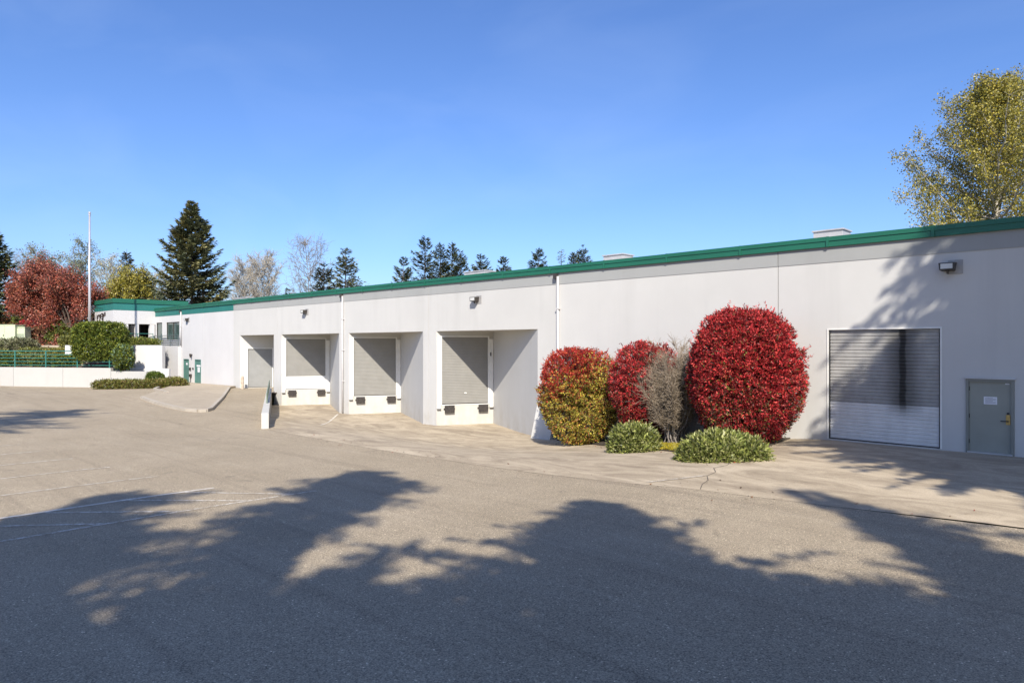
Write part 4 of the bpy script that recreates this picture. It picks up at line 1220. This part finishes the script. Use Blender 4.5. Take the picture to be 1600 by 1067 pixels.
# ------------------------------------------------------------------ trees
def conifer(name, label, x, y, z0, h, rbase, seed, cols, group=None, nb=150, dens=26, spray=0.55, t0=0.08, prof=None, droop=0.25, leanx=0.0, gap=0.0, sw=0.30):
    r = np.random.default_rng(seed)
    root = empty(name, (x, y, z0), label, 'tree', group)
    segs = []
    nseg = 8
    for i in range(nseg):
        f0, f1 = i / nseg, (i + 1) / nseg
        rr = max(0.05, h * 0.014)
        segs.append(((x + leanx * f0 * h, y, z0 + h * f0 - (0.3 if i == 0 else 0)), (x + leanx * f1 * h, y, z0 + h * f1), rr * (1 - 0.93 * f0), rr * (1 - 0.93 * f1)))
    PP = []; DD = []; NN = []; LL = []; WW = []; CC = []
    bs = []
    for i in range(nb):
        t = t0 + (0.985 - t0) * ((i + r.random()) / nb) ** 0.92
        if gap and math.sin(t * 37 + seed) > 1 - gap: continue
        az = i * 2.399 + r.normal() * 0.4
        ln = rbase * ((1 - t) ** 0.82 if prof is None else interp(t, prof)) * r.uniform(0.62, 1.12) + 0.18
        zb = z0 + h * t; xb = x + leanx * h * t
        up = 0.55 * t - droop * (1 - t) + r.normal() * 0.06
        ca, sa = math.cos(az), math.sin(az)
        m_ = max(5, int(dens * (0.35 + ln / max(rbase, 0.1))))
        f = np.sort(r.random(m_) ** 0.75) * 0.96 + 0.04
        px_ = xb + ca * ln * f; py_ = y + sa * ln * f
        pz_ = zb + ln * (up * f - 0.10 * np.sin(f * 3.1) + 0.16 * f ** 3)
        e = (px_[-1], py_[-1], pz_[-1]); k = len(f) // 2
        bs.append(((xb, y, zb), (px_[k], py_[k], pz_[k]), 0.012 * ln + 0.012, 0.008 * ln + 0.008)); bs.append(((px_[k], py_[k], pz_[k]), e, 0.008 * ln + 0.008, 0.006))
        side = np.where(r.random(m_) < 0.5, -1.0, 1.0)[:, None]
        dirv = np.array([ca, sa, up]); sdv = np.array([-sa, ca, 0.0])
        spread_ = r.uniform(0.2, 1.0, (m_, 1))
        D = dirv * (1.1 - 0.5 * spread_) + sdv * side * spread_ + r.normal(size=(m_, 3)) * 0.25 + np.array([0, 0, -0.12])
        D /= np.linalg.norm(D, axis=1, keepdims=True)
        L = spray * r.uniform(0.5, 1.15, m_) * (0.55 + 0.6 * np.sin(np.clip(1 - f, 0, 1) * 2.2 + 0.5)) * min(1.0, 0.45 + ln / 2.2)
        base = np.stack([px_, py_, pz_], 1)
        PP.append(base + D * L[:, None] * 0.5); DD.append(D)
        NN.append(np.array([0, 0, 1.0]) + r.normal(size=(m_, 3)) * 0.45)
        LL.append(L); WW.append(L * sw * r.uniform(0.7, 1.3, m_))
        cb = np.array(cols[r.integers(len(cols))]) * r.uniform(0.8, 1.2)
        CC.append(cb * r.uniform(0.65, 1.35, (m_, 1)) * np.where(f > 0.75, 1.2, 1.0)[:, None])
    tubes_mesh('trunk', segs, M['bark'], root, 8)
    tubes_mesh('branch', bs, M['bark'], root, 4)
    leaf_mesh('crown', np.concatenate(PP), np.concatenate(DD), np.concatenate(NN), np.concatenate(LL), np.concatenate(WW), np.concatenate(CC), M['needle'], root, 0.05)
    return root


def grow(r, p, d, L, rad, depth, maxd, segs, tips, spread_, kids=(2, 3), upb=0.15, shrink=0.75, jig=0.14):
    n = 3
    q = p
    for i in range(n):
        d = d + r.normal(size=3) * jig + np.array([0, 0, upb * 0.3]); d /= np.linalg.norm(d)
        e = q + d * L / n
        segs.append((q, e, rad * (1 - 0.3 * i / n), rad * (1 - 0.3 * (i + 1) / n)))
        if depth >= maxd - 2: tips.append((e, d, depth))
        if depth < maxd and i == 1 and depth > 0:
            dd = d + r.normal(size=3) * spread_; dd /= np.linalg.norm(dd)
            grow(r, e, dd, L * shrink * 0.8, rad * 0.5, depth + 1, maxd, segs, tips, spread_, kids, upb, shrink, jig)
        q = e
    if depth >= maxd: return
    for k in range(r.integers(kids[0], kids[1] + 1)):
        dd = d + r.normal(size=3) * spread_ + np.array([0, 0, upb]); dd /= np.linalg.norm(dd)
        grow(r, q, dd, L * shrink * r.uniform(0.8, 1.15), rad * 0.64, depth + 1, maxd, segs, tips, spread_, kids, upb, shrink, jig)


def broadleaf(name, label, x, y, z0, h, seed, cols=None, per=6, leaf=(0.2, 0.12), maxd=5, stems=1, spread_=0.45, bark='bark_grey', clump=0.45, group=None,
              rad=None, upb=0.15, shrink=0.75, width=1.0, mat='leaf', minr=0.012, R=None):
    r = np.random.default_rng(seed)
    root = empty(name, (x, y, z0), label, 'tree', group)
    segs = []; tips = []
    for s in range(stems):
        d = np.array([r.normal() * (0.35 if stems > 1 else 0.05), r.normal() * (0.35 if stems > 1 else 0.05), 1.0]); d /= np.linalg.norm(d)
        grow(r, np.array([0.0, 0, -0.3]), d, h * 0.3, rad or h * 0.022, 0, maxd, segs, tips, spread_, (2, 3), upb, shrink)
    top = np.percentile(np.array([s[1][2] for s in segs]), 99.5)
    k = h / top
    if R:
        ends = np.array([s_[1][:2] for s_ in segs]); ctr = ends.mean(0) * 0.0
        width = R / (np.percentile(np.linalg.norm(ends - ctr, axis=1), 96) * k)
    S = np.array([k * width, k * width, k]); o = np.array([x, y, z0])
    segs = [(o + a * S, o + b * S, max(minr, ra), max(minr, rb)) for a, b, ra, rb in segs]
    tubes_mesh('trunk', segs, M[bark], root, 4)
    if cols:
        T_ = np.array([o + t[0] * S for t in tips])
        P = np.repeat(T_, per, 0) + r.normal(size=(len(T_) * per, 3)) * clump * np.array([1, 1, 0.7])
        n = len(P)
        tint = np.repeat(r.uniform(0.75, 1.25, len(T_)), per)[:, None]
        C = pick(r, n, cols, [1] * len(cols)) * tint
        leaf_mesh('crown', P, r.normal(size=(n, 3)), r.normal(size=(n, 3)) + np.array([0, 0, 0.6]), leaf[0] * r.uniform(0.6, 1.3, n), leaf[1] * r.uniform(0.7, 1.3, n), C, M[mat], root, 0.06)
    return root


FIR = [(0.080, 0.095, 0.044), (0.098, 0.112, 0.050), (0.120, 0.122, 0.055), (0.066, 0.082, 0.046)]
SPR = [(0.150, 0.152, 0.068), (0.115, 0.124, 0.062), (0.195, 0.180, 0.078), (0.092, 0.105, 0.058)]
FIRO = [(0.065, 0.062, 0.026), (0.085, 0.070, 0.028), (0.05, 0.055, 0.025)]

def top_tree(px_, ty, z, base=0.0):
    x, y = at_px(px_, z)
    return x, y, EYE + (538 - ty) * z / 1062 - base
# large spruce over the offices
x, y, h = top_tree(300, 314, 78)
conifer('spruce_tree', 'large dark spruce standing behind the left end of the building', x, y, 0.0, h, 5.5, 101, SPR, nb=270, dens=105, spray=0.72, t0=0.12, droop=0.26, sw=0.28, prof=[(0, 0.9), (0.3, 0.95), (0.55, 0.66), (0.75, 0.38), (0.9, 0.13), (1, 0.01)])
x, y, h = top_tree(-12, 362, 76)
conifer('fir_tree', 'dark fir cut off by the left edge of the picture', x, y, 2.6, h - 2.6, 3.6, 102, FIR, nb=170, dens=40, spray=0.8, prof=[(0, .7), (0.2, 1.0), (0.5, 0.75), (0.8, 0.35), (1, 0.03)])
lst = [(198, 386, 96, 3.2, FIRO, 'olive fir poking out above the yellow green tree'), (506, 408, 88, 3.8, FIRO, 'brownish fir in front of the tall bare tree'), (540, 384, 88, 4.4, SPR, 'full green fir right of the tall bare tree'),
       (630, 398, 100, 4.0, FIR, 'short fir, leftmost of the cluster above the middle of the roof'), (664, 366, 98, 4.4, FIR, 'tallest ragged fir above the middle of the roof'), (688, 377, 101, 3.4, FIR, 'slim fir just right of the tallest ragged fir'),
       (705, 373, 102, 3.6, FIR, 'fir with a leaning top, third right of the tallest fir'), (719, 387, 99, 3.2, FIR, 'small pointed fir at the right end of the tall cluster'), (751, 394, 100, 4.4, FIR, 'broad short fir behind the low rooftop box'),
       (787, 397, 100, 4.0, FIR, 'short fir standing alone right of the low rooftop box'), (842, 385, 100, 5.2, FIR, 'wide bushy fir left of the right downspout'), (877, 386, 104, 2.2, SPR, 'thin see-through fir above the right downspout'),
       (897, 389, 101, 3.2, FIR, 'left fir of the pair right of the downspout'), (911, 380, 99, 4.0, FIR, 'right fir of the pair right of the downspout'), (450, 448, 120, 2.0, FIR, 'tiny far fir between the two bare trees')]
for i, (px_, ty, z, rb, cols, lab) in enumerate(lst):
    x, y, h = top_tree(px_, ty, z)
    conifer('fir_tree', lab, x, y, 0.0, h - 0.3, rb * (1.05 + 0.4 * ((i * 37) % 10) / 10), 110 + i, cols, 'firs behind the building', nb=150 if i != 11 else 80, dens=44 if i != 11 else 18, spray=0.60, t0=0.35, droop=0.10 + 0.15 * ((i * 53) % 7) / 7, gap=0.08 + 0.16 * ((i * 29) % 5) / 5, sw=0.26, leanx=0.012 if i == 6 else 0.0)

# yellowish cottonwood at the right
x, y, h = top_tree(1556, 130, 52)
def limb_tree(name, label, x, y, z0, h, R, seed, cols=None, per=5, leaf=(0.15, 0.10), clump=0.2, bark='bark_pale', limbs=100, t0=0.2, env=None, asc=(0.5, 0.95), rad=0.34, twr=0.007, kt=4, group=None, multi=1):
    r = np.random.default_rng(seed)
    root = empty(name, (x, y, z0), label, 'tree', group)
    segs = []; tips = []
    env = env or [(0.2, 0.85), (0.4, 1.0), (0.6, 1.0), (0.75, 0.86), (0.88, 0.62), (0.96, 0.40), (1.0, 0.25)]
    stems = []
    for m_ in range(multi):
        a = r.uniform(0, 6.28); lean = 0.0 if multi == 1 else r.uniform(0.25, 0.5) * R
        stems.append((math.cos(a) * lean, math.sin(a) * lean, h * (1.0 if m_ == 0 else r.uniform(0.8, 1.0))))
    def axis(st, t): return np.array([x + st[0] * t ** 1.2 + 0.08 * math.sin(t * 11), y + st[1] * t ** 1.2 + 0.08 * math.cos(t * 9), z0 + st[2] * t])
    for st in stems:
        for i in range(12):
            f0, f1 = i / 12, (i + 1) / 12
            p0 = axis(st, f0); p0[2] -= 0.4 if i == 0 else 0
            segs.append((p0, axis(st, f1), rad * (1 - 0.95 * f0) / multi ** 0.5, rad * (1 - 0.95 * f1) / multi ** 0.5))
    for i in range(limbs):
        st = stems[i % multi]
        t = t0 + (0.97 - t0) * (i + r.random()) / limbs
        az = i * 2.399 + r.normal() * 0.4
        p = axis(st, t)
        out = R * interp(min(1, t + 0.10), env) * r.uniform(0.65, 1.05) * (0.75 if multi > 1 else 1)
        rise = min(out * r.uniform(*asc), (z0 + st[2] - p[2]) * r.uniform(0.6, 1.0) + 0.2)
        n = 6; prev = p; br = 0.02 + 0.011 * out
        for j in range(1, n + 1):
            f = j / n
            q = p + np.array([math.cos(az) * out * f ** 0.85, math.sin(az) * out * f ** 0.85, rise * f ** 1.3]) + r.normal(size=3) * 0.10
            segs.append((prev, q, br * (1.05 - 0.9 * (f - 1 / n)), br * (1.05 - 0.9 * f)))
            for k in range(kt):
                d = np.array([math.cos(az), math.sin(az), 0.5]) * 0.5 + r.normal(size=3) * 0.55 + [0, 0, 0.4]
                d /= np.linalg.norm(d); e = q + d * r.uniform(0.4, 1.2) * (0.5 + out / R * 0.6)
                segs.append((q, e, twr * 1.8, twr))
                if not cols:
                    for kk in range(2):
                        d2 = d + r.normal(size=3) * 0.5; s0_ = q + (e - q) * r.uniform(0.3, 0.8); segs.append((s0_, s0_ + d2 * r.uniform(0.3, 0.7), twr * 1.2, twr * 0.7))
                for u in (0.45, 0.7, 0.88, 1.0): tips.append(q + (e - q) * u)
            prev = q
    tubes_mesh('trunk', segs, M[bark], root, 4)
    if cols:
        T_ = np.array(tips)
        P = np.repeat(T_, per, 0) + r.normal(size=(len(T_) * per, 3)) * clump; n = len(P)
        C = pick(r, n, cols, [1] * len(cols)) * np.repeat(r.uniform(0.75, 1.25, len(T_)), per)[:, None]
        leaf_mesh('crown', P, r.normal(size=(n, 3)), r.normal(size=(n, 3)) + [0, 0, 0.4], leaf[0] * r.uniform(0.6, 1.3, n), leaf[1] * r.uniform(0.7, 1.3, n), C, M['leaf'], root, 0.06)
    return root
limb_tree('cottonwood_tree', 'tall airy cottonwood with yellow green spring leaves above the right roof', x, y, 0.0, h, 7.0, 204, [(0.34, 0.29, 0.045), (0.27, 0.24, 0.045), (0.18, 0.17, 0.045), (0.42, 0.33, 0.045)], per=8, leaf=(0.155, 0.11), clump=0.28, limbs=140, t0=0.16)

# red plum-like trees, yellow tree, bare trees on the left
REDT = [(0.36, 0.085, 0.050), (0.26, 0.065, 0.045), (0.42, 0.145, 0.075), (0.17, 0.06, 0.04)]
for i, (px_, ty, z, w_, lab) in enumerate(((48, 415, 72, 1.25, 'red leaved tree on the left behind the utility cabinets'), (92, 405, 74, 1.1, 'tallest red leaved tree left of the flagpole'), (128, 425, 70, 1.0, 'red leaved tree right behind the flagpole'))):
    x, y, h = top_tree(px_, ty, z)
    broadleaf('red_tree', lab, x, y, 3.2, h - 3.2, 220 + i, REDT, per=5, leaf=(0.20, 0.10), maxd=5, stems=3, spread_=0.5, bark='bark', clump=0.26, group='red trees by the flagpole', R=3.15 * w_)
x, y, h = top_tree(206, 420, 84)
broadleaf('golden_tree', 'yellow green leafy tree behind the entrance block', x, y, 2.0, h - 2.0, 231, [(0.30, 0.26, 0.035), (0.22, 0.21, 0.035), (0.36, 0.30, 0.06)], per=8, leaf=(0.24, 0.14), maxd=5, stems=2, spread_=0.5, clump=0.3, R=2.7)
BL = [(0.46, 0.42, 0.33), (0.36, 0.35, 0.21), (0.27, 0.28, 0.12)]
VASE = [(0.1, 0.7), (0.4, 0.95), (0.65, 1.0), (0.8, 0.95), (0.92, 0.8), (1.0, 0.55)]
for i, (px_, ty, z, lab) in enumerate(((172, 402, 92, 'pale blossoming tree left of the yellow green tree'), (230, 424, 92, 'pale thin tree between yellow green tree and spruce'))):
    x, y, h = top_tree(px_, ty, z)
    limb_tree('blossom_tree', lab, x, y, 1.0, h - 1.0, 2.9, 240 + i, BL, per=1, leaf=(0.18, 0.11), clump=0.25, limbs=60, t0=0.25, env=VASE, rad=0.16, twr=0.012, multi=2)
GT = [(0.19, 0.22, 0.11), (0.14, 0.17, 0.09), (0.25, 0.25, 0.14)]
for i, (px_, ty, z, lab) in enumerate(((116, 378, 100, 'sparse green tree behind the red trees, beside the flagpole'), (66, 388, 102, 'sparse green tree behind the left red tree'))):
    x, y, h = top_tree(px_, ty, z)
    limb_tree('thin_green_tree', lab, x, y, 3.0, h - 3.0, 3.4, 250 + i, GT, per=1, leaf=(0.26, 0.12), clump=0.3, limbs=55, t0=0.3, env=VASE, rad=0.16, twr=0.012, multi=2, bark='bark_grey')
for i, (px_, ty, z, R_, mu, lab) in enumerate(((382, 408, 96, 2.7, 3, 'bare round headed tree right of the big spruce'), (414, 398, 94, 3.0, 3, 'wide bare twiggy tree left of the tall bare tree'), (486, 374, 95, 3.9, 2, 'tall bare tree with upswept limbs above the left docks'), (28, 392, 104, 3.2, 2, 'bare tree at the far left behind the red trees'))):
    x, y, h = top_tree(px_, ty, z)
    limb_tree('bare_tree', lab, x, y, 0.5, h - 0.5, R_, 260 + i, None, limbs=64 if i < 2 else 42, t0=0.3, env=VASE, asc=(1.0, 1.8), rad=0.2, twr=0.013 if i < 2 else 0.010, kt=4 if i < 2 else 3, multi=mu, bark='bark_pale' if i < 2 else 'bark_grey')

# ------------------------------------------------------------------ trees standing behind the viewpoint, whose shade falls across the lot
TEL = math.tan(SUN_EL)
def shade_tree(label, back, xc, prof, seed, nb=170, dens=34, spray=1.0):
    """prof: (forward distance of the shade on level ground, left x, right x), from the tip downwards"""
    r = np.random.default_rng(seed)
    sh = 0.047 / 0.998
    hts = [(zf + back) * TEL for zf, a, b in prof]
    H_ = hts[0]
    xt = xc
    tx, ty = cw(xt, -back)
    root = empty('tall_fir', (tx, ty, 0), label, 'tree', 'tall firs behind the viewpoint')
    segs = []
    for i in range(8):
        f0, f1 = i / 8, (i + 1) / 8
        segs.append(((tx, ty, H_ * f0 - (0.3 if i == 0 else 0)), (tx, ty, H_ * f1), 0.35 * (1 - 0.92 * f0), 0.35 * (1 - 0.92 * f1)))
    tubes_mesh('trunk', segs, M['bark'], root, 8)
    order = sorted(zip(hts, prof))
    hz = [o[0] for o in order]; lf = [o[1][1] + sh * (o[1][0] + back) - xc for o in order]; rt = [o[1][2] + sh * (o[1][0] + back) - xc for o in order]
    PP = []; DD = []; NN = []; LL = []; CC = []; bs = []
    for i in range(nb):
        h0 = hz[0] + (hz[-1] - hz[0]) * (i + r.random()) / nb
        h0 = min(hz[-1], round(h0 / 0.8) * 0.8 + r.normal() * 0.10)
        az = i * 2.399 + r.normal() * 0.3
        c_, s_ = math.cos(az), math.sin(az)          # c_: across, s_: along the view
        lo = -np.interp(h0, hz, lf); ro = np.interp(h0, hz, rt)
        lx = ro if c_ > 0 else lo
        ly = min(max(0.5, (lo + ro) / 2), 4.5)
        lng = r.random() < 0.36
        ln = (1 / math.sqrt((c_ / max(lx, 0.25)) ** 2 + (s_ / ly) ** 2)) * (r.uniform(0.5, 0.95) if not lng else r.uniform(0.98, 1.34))
        if r.random() < 0.08 or math.sin(2 * az + h0 * 1.9 + seed) * math.sin(h0 * 0.9 + seed * 2) > 0.62: continue
        dirw = np.array(list(cw(c_, s_)) + [0.0])
        sdw = np.array([-dirw[1], dirw[0], 0])
        m_ = int(1.5 * dens * (0.4 + ln / 4.0))
        f = np.sort(r.random(m_) ** 0.8) * 0.95 + 0.05
        rise = r.normal() * 0.05 - 0.03
        base = np.array([tx, ty, h0]) + dirw * (ln * f)[:, None]; base[:, 2] += ln * (rise * f - 0.12 * f ** 2)
        bs.append((np.array([tx, ty, h0]), base[-1], 0.05, 0.012))
        sd = np.where(r.random(m_) < 0.5, -1.0, 1.0)[:, None]
        D = dirw * 0.7 + sdw * sd * r.uniform(0.2, 1.0, (m_, 1)) + r.normal(size=(m_, 3)) * 0.22 + np.array([0, 0, -0.1])
        D /= np.linalg.norm(D, axis=1, keepdims=True)
        L = 0.8 * spray * r.uniform(0.45, 1.2, m_) * (1.25 - 0.95 * f) * min(1, 0.4 + ln / 3) * (0.62 if lng else 1.0) + 0.06
        PP.append(base + D * L[:, None] * 0.5); DD.append(D); NN.append(np.array([0, 0, 1.0]) + r.normal(size=(m_, 3)) * 0.5); LL.append(L)
        CC.append(np.array(FIR[r.integers(4)]) * r.uniform(0.7, 1.3, (m_, 1)))
    tubes_mesh('branch', bs, M['bark'], root, 4)
    L = np.concatenate(LL)
    leaf_mesh('crown', np.concatenate(PP), np.concatenate(DD), np.concatenate(NN), L, L * 0.30, np.concatenate(CC), M['needle'], root, 0.05)
    return root

firsrc = shade_tree('tall fir whose shade lies across the far left of the lot', 6, -21.5, [(37, -23.2, -22.6), (34, -27, -20), (30, -28, -19.5), (26, -29, -16.8), (24.4, -28, -19.2), (20, -28, -18), (14, -27, -17.5)], 301, nb=150)
shade_tree('tall fir whose pointed top shades the middle of the lot', 8, -2.7, [(18.0, -3.6, -3.2), (17, -5.0, -2.2), (15.6, -6.0, -1.4), (14.4, -6, -2.0), (13.4, -6.4, -2.2), (11.5, -7, -4.4), (10.0, -7, -4.2), (8.4, -7, -3), (6, -7, -2), (2, -6, -1.5)], 302, nb=260, dens=42)
shade_tree('broad fir whose shade covers the left foreground', 11, -7.6, [(14.7, -8, -7.2), (14.0, -9, -6), (12.6, -9.3, -5.2), (11.4, -10.2, -5.0), (9, -10.6, -4.2), (6, -10.5, -3.4), (2, -10, -3)], 303, nb=380, dens=50)
shade_tree('fir whose shade covers the centre foreground', 7, 2.5, [(14.0, 1.7, 2.1), (13.2, 1.0, 2.6), (12.2, 0.4, 3.0), (11.0, -0.4, 3.5), (10.0, -1.4, 4.4), (9.0, -2.4, 4.9), (7.6, -3.4, 5.2), (6, -4, 5.6), (3, -4, 5), (0, -3, 4)], 304, nb=290, dens=46)
shade_tree('dense fir right behind the viewpoint', 13, -1.5, [(9.0, -2.2, -1.6), (8.4, -4, 0.6), (7.4, -6, 2.6), (6, -6, 4.2), (3, -6, 5), (0, -5, 4.5)], 305, nb=240, dens=56)
shade_tree('slender fir shading the right edge of the asphalt', 10, 7.6, [(14.8, 5.7, 6.1), (14.0, 6.0, 6.8), (12.9, 6.3, 7.9), (11.4, 6.1, 9.0), (10.2, 5.7, 9.8), (8.8, 5.2, 10), (7.4, 4.9, 10), (6, 4.9, 10), (3, 5.2, 10)], 306, nb=210, dens=40)
shade_tree('tallest fir whose shade climbs the right end of the building', -5, 15.7, [(38, 14.8, 15.4), (34, 12.8, 19.2), (30.5, 11.6, 19.7), (27, 10.0, 20), (25, 10.8, 20), (23, 8.8, 20), (20.6, 9.2, 20), (18.5, 9.0, 20), (16.8, 10.4, 20), (14.6, 12, 19)], 307, nb=420, dens=60)
shade_tree('fir whose shade lies on the apron before the wide shutter', -3, 12.9, [(24.5, 11.4, 12), (22.6, 9.6, 14), (20.5, 8.8, 15.5), (18.6, 8.9, 16), (17.2, 9.4, 16.5), (15.6, 10.6, 16.5), (14, 11.6, 16)], 308, nb=420, dens=64)

shade_tree('low broad fir far back on the left, filling the shade of the left foreground', 15, -7.0, [(10.6, -7.6, -7.0), (9.8, -9.5, -5), (8.4, -10, -3), (6, -10, -2), (3, -9, -2)], 309, nb=170, dens=56)
shade_tree('low broad fir far back on the right, filling the shade of the right foreground', 15, 5.2, [(8.6, 5.0, 5.6), (8.0, 3.8, 7.4), (7.0, 2.5, 8.6), (5.4, 2, 9), (3, 2, 9)], 310, nb=140, dens=50)

def copy_tree(src, loc, rz, k, label):
    o = src.copy(); COL.objects.link(o); o.location = loc; o.rotation_euler = (0, 0, rz); o.scale = (k, k, k); o['label'] = label
    for ch in src.children:
        c = ch.copy(); COL.objects.link(c); c.parent = o
    return o
more = [(-34, -4, .8, 'unseen fir off to the left of the viewpoint, added to block sky light'), (-16, -13, .62, 'unseen fir in the row behind on the left, added to block sky light'), (-9, -24, .8, 'unseen fir far behind the viewpoint on the left, added to block sky light'),  # extra unseen firs, added to cut the sky light reaching the shaded lot
        (3, -22, .75, 'unseen fir far behind the viewpoint in the centre, added to block sky light'), (13, -18, .66, 'unseen fir behind the viewpoint towards the right, added to block sky light'), (24, -9, .85, 'unseen fir off to the right of the viewpoint, added to block sky light'), (30, 3, .8, 'unseen fir beyond the right edge, added to block sky light')]
for i, (cx_, cz_, k_, lab) in enumerate(more):
    x, y = cw(cx_, cz_)
    copy_tree(firsrc, (x, y, 0), i * 1.3, k_, lab)

# dry leaves blown about the bed and along the apron edge
r = np.random.default_rng(77)
pts = []
while len(pts) < 420:
    if r.random() < 0.7:
        x = r.uniform(-20, -8.4); y = interp(x, [(-19.9, 23.2), (-15.3, 21.2), (-11.3, 19.1), (-8.7, 17.7)]) + r.normal() * 0.35
    else:
        x = r.uniform(-26, -2); y = edge_y(x) + r.normal() * 0.5
    pts.append((x, y, (g_apron(x, y) if y > edge_y(x) else g_asphalt(x, y)) + 0.02))
P = np.array(pts); n = len(P)
o = leaf_mesh('leaf_litter', P, np.column_stack([r.normal(size=n), r.normal(size=n), r.normal(size=n) * 0.2]), np.tile([0, 0, 1.0], (n, 1)) + r.normal(size=(n, 3)) * 0.2, r.uniform(0.04, 0.10, n), r.uniform(0.02, 0.05, n), pick(r, n, [(0.20, 0.10, 0.04), (0.10, 0.06, 0.03), (0.28, 0.05, 0.03)], [3, 3, 1]), M['leaf'], None)
tag(o, 'scattered dry leaves along the planting bed and apron edge', 'leaves', None, 'stuff')

# moss tufts standing in the patch
r = np.random.default_rng(78)
mp_ = np.array(moss_poly); pts = []
def inside(x, y):
    c = False; j = len(mp_) - 1
    for i in range(len(mp_)):
        if (mp_[i][1] > y) != (mp_[j][1] > y) and x < (mp_[j][0] - mp_[i][0]) * (y - mp_[i][1]) / (mp_[j][1] - mp_[i][1]) + mp_[i][0]: c = not c
        j = i
    return c
while len(pts) < 5000:
    x = r.uniform(-15.8, -10.0) + r.normal() * 0.1; y = r.uniform(18.5, 22.0)
    if inside(x + r.normal() * 0.12, y + r.normal() * 0.12): pts.append((x, y, g_apron(x, y) + 0.09))
P = np.array(pts); n = len(P)
o = leaf_mesh('moss_tufts', P, np.column_stack([r.normal(size=n) * 0.5, r.normal(size=n) * 0.5, np.ones(n)]), r.normal(size=(n, 3)), r.uniform(0.05, 0.12, n), r.uniform(0.02, 0.04, n), pick(r, n, [(0.46, 0.36, 0.02), (0.34, 0.30, 0.03), (0.22, 0.20, 0.03)], [3, 2, 2]), M['leaf'], None)
tag(o, 'short yellow moss tufts between the two low shrubs', 'moss', None, 'stuff')
